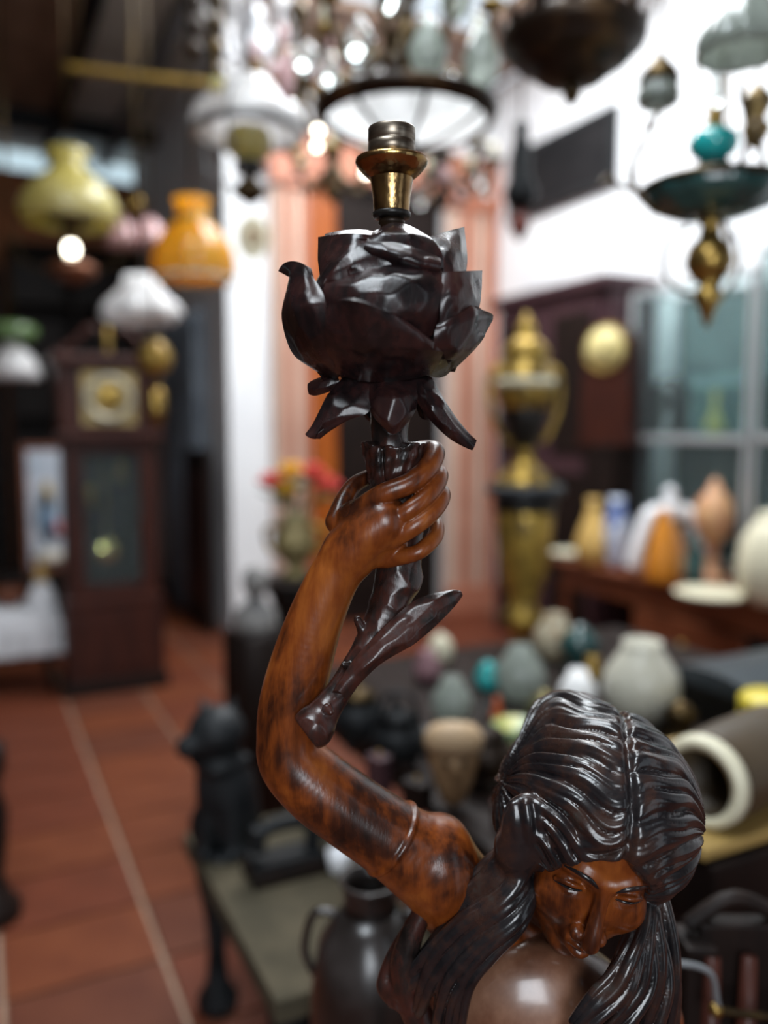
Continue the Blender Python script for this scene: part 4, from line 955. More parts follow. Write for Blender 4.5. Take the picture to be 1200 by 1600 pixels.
t.shade('shade', [(14, -30), (26, -10), (44, 20), (60, 50), (66, 74), (62, 88)], M_PALEG, 3, n=44, flute=10, fa=.05); t.lathe('cap', [(18, -22), (20, -34), (8, -50)], M_DBRASS); t.hang(-44, 3)
t = Thing('pendant_lamp', 'brass pendant lamp with mottled amber beads beside the turquoise oil lamp', 'lamp', 1180, 236, 2.1)
t.lathe('body', [(.5, 236), (8, 230), (18, 214), (22, 200), (12, 186), (20, 170), (24, 156), (12, 140), (5, 130)], mat('mottled_brass', (0.30, 0.20, 0.07), .4, .6, col2=(0.05, 0.035, 0.02), scale=30)); t.hang(134, 2)
t = Thing('pendant_lamp', 'dark pendant lamp with a red glass finial in front of the black board', 'lamp', 812, 378, 3.4)
t.lathe('body', [(4, 330), (22, 318), (26, 300), (14, 270), (16, 240), (10, 210), (12, 196), (4, 186)], M_IRON); t.lathe('finial', [(.5, 378), (9, 368), (16, 352), (14, 340), (6, 330)], mat('dark_red_glass', (0.16, 0.03, 0.02), .2, coat=.4)); t.hang(192, 2)

# ---- on and along the right wall
def wall_x(px, X):               # distance at which pixel column px meets the plane x = X
    a_ = math.atan((px - 600) / FPX) + YAW; Yv = X / math.tan(a_)
    return Yv, X * math.sin(YAW) + Yv * math.cos(YAW)
def wall_box_thing(name, label, cat, pxl, pxr, X0, X1, zlo, zhi, m, group=None):
    ya, _ = wall_x(pxr, X0); yb, _ = wall_x(pxl, X0)
    o = empty(name, (X0, (ya + yb) / 2, zlo)); tag(o, label, cat, group)
    return o, X1 - X0, (yb - ya) / 2, zhi - zlo
Yv, dd = wall_x(945, XR - .05); zt = zat(160, dd); zb = zat(286, dd)
o, dp, hw, hh = wall_box_thing('picture_board', 'large black framed board hung high on the white wall', 'picture', 786, 945, XR - .05, XR, zb, zt, M_IRON)
box('board', (0.012, -hw + .05, .05), (dp, hw - .05, hh - .05), mat('charcoal_canvas', (0.007, 0.007, 0.008), .8, col2=(0.014, 0.013, 0.014), scale=4, spec=.2), o)
for nm, lo_, hi_ in (('frame_rail', (0, -hw, 0), (dp, hw, .05)), ('frame_rail', (0, -hw, hh - .05), (dp, hw, hh)), ('frame_stile', (0, -hw, .05), (dp, -hw + .05, hh - .05)), ('frame_stile', (0, hw - .05, .05), (dp, hw, hh - .05))): box(nm, lo_, hi_, M_IRON, o)
# plum cupboard
XC = XR - .42
Yv, dd = wall_x(945, XC); zt = zat(425, dd)
o, dp, hw, hh = wall_box_thing('cupboard', 'tall plum brown cupboard against the white wall behind the gold urn', 'cupboard', 768, 945, XC, XR, 0, zt, M_PURP)
box('carcass', (.03, -hw + .03, 0), (dp - .01, hw - .03, hh - .08), M_PURP, o); box('cornice', (-.04, -hw - .0, hh - .08), (dp - .01, hw, hh), M_PURP, o, .02)
for k in (-1, 1):
    d_ = box('door', (0.0, min(0, k * (hw - .06)) + .01, .12), (.04, max(0, k * (hw - .06)) - .01, hh - .12), M_PURP, o, .006)
    box('door_panel', (-.008, min(0, k * (hw - .06)) + .09, hh * .55), (.002, max(0, k * (hw - .06)) - .09, hh - .2), M_DWOOD, d_, .006); box('door_panel', (-.008, min(0, k * (hw - .06)) + .09, .22), (.002, max(0, k * (hw - .06)) - .09, hh * .5), M_DWOOD, d_, .006)
    lathe('knob', [(.004, 0), (.012, .006), (.014, .016), (.002, .022)], M_BRASS, d_, 12, (0, k * .03, hh * .5), rot=(0, -math.pi / 2, 0))
# console table
XT = XR - .78; ZT = None
Yv, dd = wall_x(1000, XT); ZT = zat(900, dd)
ya = wall_x(1500, XT)[0]; yb = wall_x(868, XT)[0]
o = empty('console_table', (XT, (ya + yb) / 2, 0)); tag(o, 'long red brown console table under the glass cabinet', 'table'); hl = (yb - ya) / 2
box('table_top', (-.02, -hl, ZT - .035), (.76, hl, ZT), M_RWOOD, o, .008)
box('apron', (.02, -hl + .04, ZT - .16), (.05, hl - .04, ZT - .035), M_RWOOD, o, .004)
for x_ in (.03, .68):
    for y_ in (-hl + .06, hl - .06): lathe('leg', [(.018, 0), (.03, .04), (.02, .10), (.034, .3), (.028, ZT - .2), (.036, ZT - .16), (.036, ZT - .035)], M_RWOOD, o, 14, (x_ + .02, y_, 0))
dr = box('drawer_front', (0, -.25, ZT - .40), (.03, .45, ZT - .17), M_RWOOD, o, .006); box('drawer_case', (.03, -.27, ZT - .42), (.62, .47, ZT - .15), M_DWOOD, o, .004)
lathe('knob', [(.006, 0), (.016, .008), (.018, .02), (.002, .028)], M_BRASS, dr, 12, (0, .1, ZT - .29), rot=(0, -math.pi / 2, 0))
def on_console(px, py):          # spot on the console table top seen at this pixel
    r = ray(px, py); return (ZT - EYE) / r[1]
# glass cabinets
def glass_cabinet(label, pxl, pxr, Xf, ztop, group=None):
    ya = wall_x(pxr, Xf)[0]; yb = wall_x(pxl, Xf)[0]; hw = (yb - ya) / 2; zl = ZT; D = XR - .01 - Xf; hh = ztop - zl
    o = empty('glass_cabinet', (Xf, (ya + yb) / 2, zl)); tag(o, label, 'cabinet', group)
    t_ = .025
    for x_ in (0, D - t_):
        for y_ in (-hw, hw - t_): box('post', (x_, y_, 0), (x_ + t_, y_ + t_, hh), M_ALU, o, .003)
    zs = zat(686, wall_x((pxl + pxr) / 2, Xf)[1]) - zl
    for z_ in (0.0, hh - t_): 
        box('rail', (0, -hw, z_), (t_, hw, z_ + t_), M_ALU, o, .003); box('rail', (D - t_, -hw, z_), (D, hw, z_ + t_), M_ALU, o, .003)
        for y_ in (-hw, hw - t_): box('rail', (t_, y_, z_), (D - t_, y_ + t_, z_ + t_), M_ALU, o, .003)
    box('shelf', (0.0, -hw + .002, zs - .02), (D - .005, hw - .002, zs + .02), M_ALU, o, .004)
    box('pane', (.010, -hw + t_, .02), (.014, hw - t_, zs - .02), M_PANE, o, 0); box('pane', (.010, -hw + t_, zs + .02), (.014, hw - t_, hh - .02), M_PANE, o, 0)
    for y_ in (-hw + .01, hw - .014): box('pane', (t_, y_, .02), (D - t_, y_ + .004, hh - .02), M_PANE, o, 0)
    box('back_panel', (D - .012, -hw + .01, .01), (D - .004, hw - .01, hh - .01), mat('teal_backing', (0.10, 0.16, 0.16), .6, col2=(0.05, 0.08, 0.08), scale=3), o, 0)
    return o, hw, zs + zl + .02, D
XG = XR - .40
_, d985 = wall_x(985, XG)
cab, chw, zsh, cD = glass_cabinet('aluminium framed glass cabinet beside the round headed clock', 978, 1165, XG, zat(455, d985))
glass_cabinet('second aluminium framed glass cabinet, taller, next to the first', 1172, 1420, XG - .02, zat(418, d985 * .95))
cy = cab.location.y
# things inside the cabinet
def lathe_thing(name, label, cat, loc, prof, m, group=None, n=26, **k):
    o = lathe(name, prof, m, None, n, loc, **k); return tag(o, label, cat, group)
lathe_thing('glass_dome', 'dark glass dome inside the glass cabinet', 'dome', (XG + .18, cy + chw * .66, zsh), [(.12, 0), (.125, .02), (.11, .03), (.11, .2), (.09, .28), (.05, .33), (.001, .345)], mat('smoked_glass', (0.02, 0.022, 0.022), .15, coat=.5))
lathe_thing('vase', 'small green and yellow vase on the glass cabinet shelf', 'vase', (XG + .08, cy - chw * .35, zsh), [(.03, 0), (.05, .03), (.055, .06), (.03, .10), (.014, .16), (.02, .24), (.018, .24), (.001, .2)], mat('green_yellow_glaze', (0.25, 0.33, 0.14), .3, col2=(0.40, 0.34, 0.08), scale=20))
tb = empty('storage_box', (XG + .26, cy - chw * .30, zsh)); tag(tb, 'teal lidded box inside the glass cabinet', 'box')
box('body', (-.10, -.22, 0), (.10, .22, .26), mat('teal_card', (0.06, 0.12, 0.12), .6), tb); box('lid', (-.105, -.225, .26), (.105, .225, .33), mat('pale_teal_card', (0.18, 0.28, 0.29), .6), tb)
# dark case with the round headed clock on it
dC = on_console(885, 858) + .18
CX, CYY = XT + .275, 3.79
dC = CX * math.sin(YAW) + CYY * math.cos(YAW)
t = Thing('storage_case', 'near black wooden case on the console table under the round headed clock', 'case', 905, 858, dC, rz=0.0)
t.o.location = (CX, CYY, ZT); t.z0 = ZT; zc_top = zat(694, dC) - ZT
box('body', (-.10, -.13, 0), (.10, .11, zc_top - .03), M_DWOOD, t.o); box('lid', (-.105, -.135, zc_top - .03), (.105, .115, zc_top), M_DWOOD, t.o)
cz = ZT + zc_top; cl = t.o.location
ck = empty('bracket_clock', (cl.x - .012, cl.y, cz), .35); tag(ck, 'round headed mahogany clock with a yellowed dial', 'clock')
bm = bmesh.new(); hwk = 40 * dC / FPX; hk = zat(505, dC) - cz
prof = [(-hwk * 1.1, 0), (hwk * 1.1, 0), (hwk * 1.1, .05), (hwk, .06)] + [(hwk * math.cos(a_), hk - hwk + hwk * math.sin(a_)) for a_ in np.linspace(0, math.pi, 15)] + [(-hwk, .06), (-hwk * 1.1, .05)]
f = bm.faces.new([bm.verts.new((-.07, y_, z_)) for y_, z_ in prof]); r_ = bmesh.ops.extrude_face_region(bm, geom=[f]); bmesh.ops.translate(bm, verts=[v for v in r_['geom'] if isinstance(v, bmesh.types.BMVert)], vec=(.14, 0, 0))
bm_obj('case', bm, M_MAHOG, ck)
lathe('bezel', [(hwk * .86, 0), (hwk * .92, .008), (hwk * .86, .014), (hwk * .82, .010)], M_BRASS, ck, 32, (-.07, 0, hk - hwk), rot=(0, -math.pi / 2, 0))
dl = lathe('dial', [(.001, 0), (hwk * .86, 0), (hwk * .86, .010), (.001, .012)], M_YDIAL, ck, 32, (-.07, 0, hk - hwk), rot=(0, -math.pi / 2, 0))
for an, ln in ((.6, .45), (2.5, .62)): box('hand', (-.088, -.003, 0), (-.085, .003, hwk * ln), M_BLACK, ck, 0, (0, 0, hk - hwk), (an, 0, 0))
# gold urn on its pedestal
dU = 3.4
t = Thing('pedestal', 'black and gold turned pedestal carrying the gold urn', 'pedestal', 816, 1000, dU); t.o.location.z = 0; t.z0 = 0
t.lathe_z('shaft', [(58, 0), (58, .05), (50, .07), (44, .12), (26, .16), (22, .3), (30, .42), (20, .5), (18, zat(985, dU)), (34, zat(972, dU)), (36, zat(962, dU)), (22, zat(950, dU)), (24, zat(930, dU)), (38, zat(890, dU)), (44, zat(840, dU)), (46, zat(800, dU)), (40, zat(786, dU)), (42, zat(774, dU))], M_GOLD)
t.lathe_z('top_slab', [(46, zat(776, dU)), (60, zat(772, dU)), (62, zat(762, dU)), (58, zat(757, dU)), (20, zat(757, dU))], M_SLATE, n=36)
t.lathe_z('black_band', [(41, zat(800, dU)), (49, zat(797, dU)), (49, zat(778, dU)), (42, zat(776, dU))], M_BLACK)
t = Thing('urn', 'tall gold and black lidded urn with two handles', 'urn', 818, 757, dU)
t.lathe('foot', [(48, 757), (48, 750), (30, 738), (16, 720), (13, 708), (18, 700)], M_GOLD)
t.lathe('bowl', [(16, 704), (24, 684), (34, 660), (38, 634), (36, 626)], M_BLACK); t.lathe('shoulder', [(37, 640), (44, 622), (46, 596), (42, 574), (30, 566), (34, 556), (36, 548), (24, 540)], M_GOLD, flute=12, fa=.03)
t.lathe('lid', [(32, 552), (34, 545), (22, 532), (12, 524), (16, 514), (10, 504), (5, 494), (.5, 488)], M_GOLD)
for k in (-1, 1): t.tube('handle', [(818 + k * 34, 568), (818 + k * 54, 590), (818 + k * 52, 640), (818 + k * 34, 684), (818 + k * 22, 690)], 5, M_GOLD)
t.lathe('belt', [(38, 606), (47, 604), (47, 592), (40, 590)], M_CREAM)

# ---- on the console table
def stand(name, label, cat, px, pyb, prof, m, group=None, d=None, X=None, **k):
    """prof in (r px, height px above base) for a thing whose base shows at pixel (px, pyb) on the console table"""
    if X is not None: d = wall_x(px, XT + X)[1]
    d = d or on_console(px, pyb); s = d / FPX
    loc = P(px, pyb, d); loc.z = ZT
    o = lathe(name, [(max(r, .2) * s, h_ * s) for r, h_ in prof], m, None, 26, loc, **k); return tag(o, label, cat, group)
stand('vase', 'pear shaped mustard yellow vase on the console table', 'vase', 926, 876, [(18, 0), (26, 12), (29, 30), (22, 54), (13, 76), (9, 94), (12, 104), (9, 104), (6, 90), (.3, 80)], M_YEL, X=.04)
stand('vase', 'slender white and blue porcelain vase beside the mustard vase', 'vase', 962, 872, [(12, 0), (15, 14), (19, 44), (20, 70), (14, 92), (10, 100), (14, 110), (11, 110), (7, 98), (.3, 90)], M_BLUE, X=.09)
stand('oil_lamp', 'peach ceramic oil lamp base with brass foot on the console table', 'lamp base', 1112, 905, [(24, 0), (24, 6), (10, 14), (7, 44), (10, 56), (26, 74), (32, 100), (26, 126), (14, 138), (8, 150), (3, 160)], M_PEACH)
stand('bottle', 'orange tapering bottle on the console table', 'bottle', 1034, 908, [(24, 0), (26, 8), (24, 40), (18, 76), (12, 96), (8, 108), (9, 114), (.3, 116)], M_ORANGE)
dB = on_console(1045, 896) - .06
t = Thing('figurine', 'white porcelain figurine with spread sleeves behind the orange bottle', 'figurine', 1046, 892, dB); t.o.location.z = ZT; t.z0 = zat(892, dB)
t.lathe('skirt', [(44, 892), (42, 880), (24, 840), (14, 812), (10, 806)], M_PEACH, dy=.03); t.lathe('torso', [(12, 812), (18, 796), (20, 784), (8, 776), (9, 770), (11, 762), (4, 754)], M_WHITE, dy=.03)
for k in (-1, 1): t.tube('sleeve', [(1046 + k * 14, 790, .03), (1046 + k * 34, 800, .02), (1046 + k * 52, 846, .0), (1046 + k * 60, 880, .0)], 11, M_WHITE)
stand('jar', 'large striped cream and grey ginger jar on the console table', 'jar', 1208, 945, [(30, 0), (50, 20), (56, 60), (50, 104), (34, 130), (26, 138), (28, 146), (.3, 152)], M_CREAM, flute=10, fa=.07)
stand('plate', 'shallow cream bowl at the far end of the console table', 'bowl', 890, 872, [(10, 0), (26, 3), (32, 9), (30, 9), (.3, 4)], M_CREAM, X=.10)
stand('plate', 'wide cream plate near the front edge of the console table', 'plate', 1112, 934, [(24, 0), (52, 4), (58, 10), (55, 11), (.3, 5)], M_CREAM)
stand('glass_bottle', 'dark green glass bottle between the figurine and the peach lamp base', 'bottle', 1084, 916, [(14, 0), (16, 10), (16, 50), (6, 66), (5, 84), (.3, 84)], M_DTEAL)
# ---- big table behind the figure with lamp glass and pots
tc1, dd1 = floor_at(492, 1120, .70)
T0 = (0.86, 1.0); T1 = (2.35, 2.55); TZ = 0.70
o = empty('work_table', ((T0[0] + T1[0]) / 2, (T0[1] + T1[1]) / 2, 0)); tag(o, 'dark wooden table crowded with lamp glass behind the carved figure', 'table')
hx, hy = (T1[0] - T0[0]) / 2, (T1[1] - T0[1]) / 2
for k in range(6):
    w_ = 2 * hx / 6; box('plank', (-hx + k * w_ + .002, -hy, TZ - .035), (-hx + (k + 1) * w_ - .002, hy, TZ), M_DWOOD, o, .004)
for a_ in (-1, 1):
    box('apron', (-hx + .05, a_ * (hy - .06) - .015, TZ - .13), (hx - .05, a_ * (hy - .06) + .015, TZ - .035), M_DWOOD, o)
    for b_ in (-1, 1): box('leg', (a_ * (hx - .07) - .03, b_ * (hy - .07) - .03, 0), (a_ * (hx - .07) + .03, b_ * (hy - .07) + .03, TZ - .035), M_DWOOD, o)
def on_table(px, py, z=None):
    r = ray(px, py); return ((TZ if z is None else z) - EYE) / r[1]
def tstand(name, label, cat, px, pyb, prof, m, group=None, **k):
    d = on_table(px, pyb); s = d / FPX; loc = P(px, pyb, d); loc.z = TZ
    o = lathe(name, [(max(r, .2) * s, h_ * s) for r, h_ in prof], m, None, 28, loc, **k); return tag(o, label, cat, group)
globe = lambda r, neck=.55: [(r * neck, 0), (r * .8, r * .25), (r, r * .85), (r * .92, r * 1.35), (r * .6, r * 1.8), (r * neck, r * 2.0), (r * neck, r * 2.15), (r * (neck - .08), r * 2.15), (r * (neck - .08), r * 1.95), (.3, r * 1.6)]
tstand('lamp_globe', 'large frosted off white glass lamp globe behind the carved head', 'lamp globe', 1000, 1128, globe(62, .5), M_OPAL2)
tstand('lamp_globe', 'shiny white glass lamp globe just above the carved hair', 'lamp globe', 902, 1108, globe(30, .5), M_OPAL)
tstand('lamp_globe', 'clear greyish ribbed glass lamp globe near the urn pedestal', 'lamp globe', 812, 1092, globe(40, .5), M_PALEG, flute=10, fa=.05)
tstand('lamp_globe', 'pale green glass globe among small jars near the pilaster', 'lamp globe', 706, 1128, globe(34, .5), M_PALEG)
tstand('lamp_globe', 'cream and tan mottled glass globe at the foot of the pedestal', 'lamp globe', 866, 1030, globe(34, .5), mat('mottled_cream_glass', (0.45, 0.43, 0.33), .3, col2=(0.34, 0.22, 0.11), scale=20))
tstand('jar', 'small turquoise lidded jar among the lamp globes', 'jar', 762, 1076, [(14, 0), (20, 10), (21, 24), (14, 34), (15, 38), (4, 44), (.3, 46)], M_TEAL)
tstand('jar', 'small pink glazed jar beside the pilaster', 'jar', 668, 1064, [(14, 0), (22, 12), (22, 30), (12, 42), (13, 50), (.3, 50)], mat('dusty_pink_glaze', (0.30, 0.16, 0.18), .35))
tstand('jar', 'small white porcelain jar with gold lid near the pink jar', 'jar', 688, 1034, [(14, 0), (20, 10), (20, 28), (12, 40), (.3, 48)], M_CREAM)
tstand('bowl', 'green and yellow glazed bowl left of the carved hair', 'bowl', 806, 1164, [(16, 0), (24, 8), (40, 34), (38, 36), (22, 12), (.3, 8)], mat('green_yellow_stripe', (0.16, 0.30, 0.18), .3, col2=(0.45, 0.42, 0.08), scale=14))
tstand('bottle', 'thin orange red bottle beside the green bowl', 'bottle', 776, 1148, [(9, 0), (11, 6), (11, 36), (5, 50), (5, 62), (.3, 62)], mat('orange_red_glaze', (0.42, 0.08, 0.02), .3))
tstand('lamp_font', 'green brass oil lamp font between the globes', 'lamp base', 850, 1150, [(20, 0), (20, 6), (8, 14), (10, 26), (28, 40), (30, 54), (16, 66), (8, 74), (.3, 76)], mat('verdigris_brass', (0.16, 0.13, 0.05), .4, .6, col2=(0.06, 0.12, 0.08), scale=12))
tstand('lamp_font', 'squat olive brass burner in front of the large off white globe', 'lamp base', 1062, 1156, [(28, 0), (28, 8), (14, 16), (24, 34), (26, 48), (10, 62), (.3, 66)], M_DBRASS)
tstand('lamp_font', 'dark teal oil lamp font behind the pale green globe', 'lamp base', 905, 1050, [(26, 0), (26, 6), (10, 14), (30, 34), (34, 52), (20, 66), (8, 76), (.3, 80)], M_DTEAL)
tstand('vase', 'cream speckled vase beside the cream and tan globe', 'vase', 925, 1075, [(12, 0), (18, 12), (20, 28), (10, 42), (12, 52), (.3, 50)], M_BRASS)
# slate lidded chest
d_ = on_table(1130, 1120); l_ = P(1150, 1120, d_)
o = empty('chest', (l_.x + .1, l_.y, TZ)); tag(o, 'low black chest with a slate blue domed lid', 'chest')
box('body', (-.22, -.16, 0), (.22, .16, .10), M_BLACK, o, .008)
bm = bmesh.new(); ring = [(-.165 * math.cos(a_), .10 + .05 * math.sin(a_)) for a_ in np.linspace(0, math.pi, 13)]
f = bm.faces.new([bm.verts.new((-.225, y_, z_)) for y_, z_ in ring]); r_ = bmesh.ops.extrude_face_region(bm, geom=[f]); bmesh.ops.translate(bm, verts=[v for v in r_['geom'] if isinstance(v, bmesh.types.BMVert)], vec=(.45, 0, 0))
bm_obj('lid', bm, M_SLATE, o)
for x_ in (-.15, .15): box('clasp', (x_ - .015, -.172, .06), (x_ + .015, -.16, .12), M_BRASS, o, .003)
# yellow enamel can
d_ = 1.9
t = Thing('storage_can', 'yellow enamel can behind the brown stoneware jar', 'can', 1204, 1150, d_); t.o.location.z = TZ; t.z0 = TZ
s_ = d_ / FPX; zt_ = zat(1086, d_) - TZ
lathe('body', [(48 * s_, 0), (50 * s_, .006), (50 * s_, zt_ - .02), (46 * s_, zt_ - .006)], M_YBOX, t.o, 32); lathe('lid', [(50.5 * s_, zt_ - .03), (51 * s_, zt_ - .012), (44 * s_, zt_), (.001, zt_ + .004)], M_YBOX, t.o, 32)
# stoneware jar lying on its side: mouth ring faces left towards the camera
d_ = 1.34; s_ = d_ / FPX
c_ = P(1100, 1220, d_); R_ = 76 * s_
o = empty('stoneware_jar', (c_.x, c_.y, c_.z - R_ * .0), 0); tag(o, 'brown stoneware jar lying on its side with a cream rim', 'jar')
jr = [(R_ * .62, 0), (R_ * .78, -.012), (R_ * .97, 0.0), (R_ * 1.0, .02), (R_ * 1.02, .1), (R_ * 1.0, .24), (R_ * .85, .30), (R_ * .001, .31)]
ja = math.radians(78)
axis_rot = Vector((math.sin(ja), math.cos(ja), 0)).to_track_quat('Z', 'Y').to_euler()
lathe('jar_body', [(R_ * .001, .2), (R_ * .74, .19), (R_ * .76, .01), (R_ * .97, .006), (R_ * 1.0, .02), (R_ * 1.02, .1), (R_ * 1.0, .24), (R_ * .85, .30), (R_ * .001, .31)], M_BROWNJ, o, 44, rot=axis_rot)
lathe('rim', shell([(R_ * .99, .008), (R_ * .97, -.010), (R_ * .88, -.016)], R_ * .16), M_CREAM, o, 44, rot=axis_rot)
JZ = c_.z - R_ * 1.02
# the pine board the jar lies on, resting on a dark trunk
o2 = empty('pine_board', (c_.x + .14, c_.y + .06, JZ - .02), 0); tag(o2, 'yellow pine board under the stoneware jar', 'board')
box('board', (-.20, -.12, 0), (.34, .26, .02), M_YWOOD, o2, .004); box('batten', (-.17, -.10, -.008), (-.13, .24, 0.0), M_YWOOD, o2, .003)
o3 = empty('trunk', (c_.x + .17, c_.y + .06, TZ), 0); tag(o3, 'dark wooden trunk under the pine board', 'trunk')
hz = JZ - .028 - TZ
box('body', (-.22, -.13, 0), (.34, .27, max(hz, .03)), M_DWOOD, o3, .006)
# tan carved mask and dark clutter left of the head
def tspot(px, py): d = on_table(px, py); l = P(px, py, d); return d, Vector((l.x, l.y, TZ))
d_, l_ = tspot(708, 1262); s_ = d_ / FPX
o = empty('carved_mask', l_, -YAW); tag(o, 'tan carved wooden bearded mask standing on the table', 'mask')
fc = lathe('face', [(.001, 0), (18 * s_, 10 * s_), (30 * s_, 40 * s_), (40 * s_, 76 * s_), (44 * s_, 104 * s_), (36 * s_, 128 * s_), (.001, 140 * s_)], M_TWOOD, o, 24); fc.scale = (1, .55, 1)
br = lathe('cap', [(44 * s_, 98 * s_), (49 * s_, 108 * s_), (48 * s_, 124 * s_), (36 * s_, 138 * s_), (.001, 144 * s_)], mat('pale_tan_wood', (0.42, 0.29, 0.17), .55), o, 24); br.scale = (1, .6, 1)
tube('nose', [(0, -18 * s_, 92 * s_), (0, -28 * s_, 66 * s_)], 6 * s_, M_TWOOD, o, 8, 1)
for k in (-1, 1): lathe('eye', [(.001, 0), (5 * s_, 2 * s_), (.001, 5 * s_)], M_BLACK, o, 10, (k * 15 * s_, -22 * s_, 84 * s_), rot=(math.pi / 2, 0, 0))
for i, (px, py, lab, mm) in enumerate(((560, 1165, 'dark bronze incense burner with lion feet, its lid brass tipped', M_IRON), (622, 1200, 'black iron teapot between the burner and the mask', M_IRON), (760, 1225, 'dark bronze squat pot right of the tan mask', M_BRONZE))):
    d_, l_ = tspot(px, py); s_ = d_ / FPX
    o = empty(('incense_burner', 'teapot', 'pot')[i], l_, -YAW); tag(o, lab, ('burner', 'teapot', 'pot')[i])
    lathe('body', [(20 * s_, 12 * s_), (38 * s_, 24 * s_), (46 * s_, 46 * s_), (40 * s_, 66 * s_), (28 * s_, 74 * s_), (30 * s_, 80 * s_)], mm, o, 28)
    for k in range(3): lathe('foot', [(5 * s_, 0), (7 * s_, 8 * s_), (9 * s_, 22 * s_), (.001, 30 * s_)], mm, o, 10, (26 * s_ * math.cos(k * 2.09), 26 * s_ * math.sin(k * 2.09), 0))
    lathe('lid', [(31 * s_, 78 * s_), (28 * s_, 88 * s_), (12 * s_, 98 * s_), (5 * s_, 100 * s_), (7 * s_, 108 * s_), (.001, 114 * s_)], M_DBRASS if i == 0 else mm, o, 24)
    if i == 1:
        tube('spout', [(40 * s_, 0, 40 * s_), (60 * s_, 0, 56 * s_), (70 * s_, 0, 78 * s_)], 7 * s_, mm, o); tube('handle', [(-34 * s_, 0, 70 * s_), (-20 * s_, 0, 120 * s_), (20 * s_, 0, 120 * s_), (34 * s_, 0, 70 * s_)], 4 * s_, mm, o)
    else:
        for k in (-1, 1): tube('handle', [(k * 40 * s_, 0, 60 * s_), (k * 58 * s_, 0, 66 * s_), (k * 56 * s_, 0, 90 * s_)], 4 * s_, mm, o)
d_, l_ = tspot(590, 1150); o = empty('folding_ruler', l_ + Vector((0, -.02, 0)), .5); tag(o, 'pale grey metal bar lying on the dark table', 'bar'); box('bar', (-.02, -.26, 0), (.02, .1, .02), M_STEEL, o)

for px, py, w_, h_, lab, mm, nm in ((652, 1262, 40, 46, 'small dark lacquer box in front of the iron teapot', M_DWOOD, 'jewel_box'), (592, 1236, 34, 60, 'plum brown tea caddy left of the teapot', M_PURP, 'tea_caddy'), (790, 1290, 40, 40, 'red brown wooden box right of the tan mask', M_MAHOG, 'jewel_box'), (676, 1180, 30, 44, 'tan and grey tea caddy behind the mask', M_GREY, 'tea_caddy')):
    d_, l_ = tspot(px, py); s_ = d_ / FPX
    o = empty(nm, l_, -YAW + px * .37); tag(o, lab, 'box')
    box('body', (-w_ * s_ * .5, -w_ * s_ * .4, 0), (w_ * s_ * .5, w_ * s_ * .4, h_ * s_ * .75), mm, o); box('lid', (-w_ * s_ * .53, -w_ * s_ * .43, h_ * s_ * .75), (w_ * s_ * .53, w_ * s_ * .43, h_ * s_), mm, o); lathe('knob', [(.003, 0), (.006, .006), (.001, .012)], M_BRASS, o, 10, (0, 0, h_ * s_))

# ---- low stone bench with its ornaments
BZ = .45
bl, db = floor_at(287, 1302, BZ)
bx0, by1 = bl.x, bl.y
o = empty('bench', (bx0 + .22, by1 - .36, 0)); tag(o, 'low bench with grey green stone top on black iron legs', 'bench')
BW, BL = .36, .95
box('bench_top', (-.22, -.36, BZ - .05), (BW - .22, .36, BZ), M_STONE, o, .006)
for y_ in (-.28, .28):
    for x_ in (-.16, BW - .28):
        lathe('leg', [(.05, 0), (.055, .03), (.03, .07), (.022, .16), (.03, .26), (.05, .36), (.055, BZ - .05)], M_IRON, o, 16, (x_, y_, 0))
def on_bench(px, py): d = (BZ - EYE) / ray(px, py)[1]; l = P(px, py, d); return d, Vector((l.x, l.y, BZ))
# seated black dog statuette
d_, l_ = on_bench(350, 1326); s_ = d_ / FPX
o = empty('dog_statuette', l_, -YAW); tag(o, 'black iron seated dog statuette at the end of the bench', 'statuette')
DV = Vol(np.array([-85, -5, -85.0]), np.array([85, 270, 85.0]), 4.0)
DV.chain([(10, 44, -10, 50), (6, 90, -4, 50), (0, 134, 2, 42), (-4, 170, 6, 34)], 14); DV.ell((-6, 196, 8), (46, 42, 44), 8); DV.chain([(-22, 188, 24, 26), (-46, 182, 38, 19)], 8); DV.chain([(-44, 150, 10, 8), (0, 146, 46, 9), (40, 150, 6, 8)], 5)
for k in (-1, 1):
    DV.chain([(-4 + k * 20, 226, 0, 11), (-6 + k * 27, 244, -2, 4)], 5); DV.chain([(k * 20, 110, 22, 15), (k * 22, 50, 34, 12), (k * 22, 10, 38, 11), (k * 22, 6, 48, 9)], 8); DV.ell((k * 34, 34, -4), (22, 34, 30), 8); DV.chain([(k * 36, 8, 10, 10), (k * 36, 6, 34, 8)], 6)
V, F = DV.mesh('dog'); V = np.stack([V[:, 0] * s_, -V[:, 2] * s_, V[:, 1] * s_], 1); V[:, 2] -= V[:, 2].min()
finish('dog_body', arrays_to_mesh('dog_body', V, F), M_IRON, o); lathe('base_slab', [(50 * s_, 0), (50 * s_, 5 * s_), (46 * s_, 7 * s_)], M_IRON, o, 20)
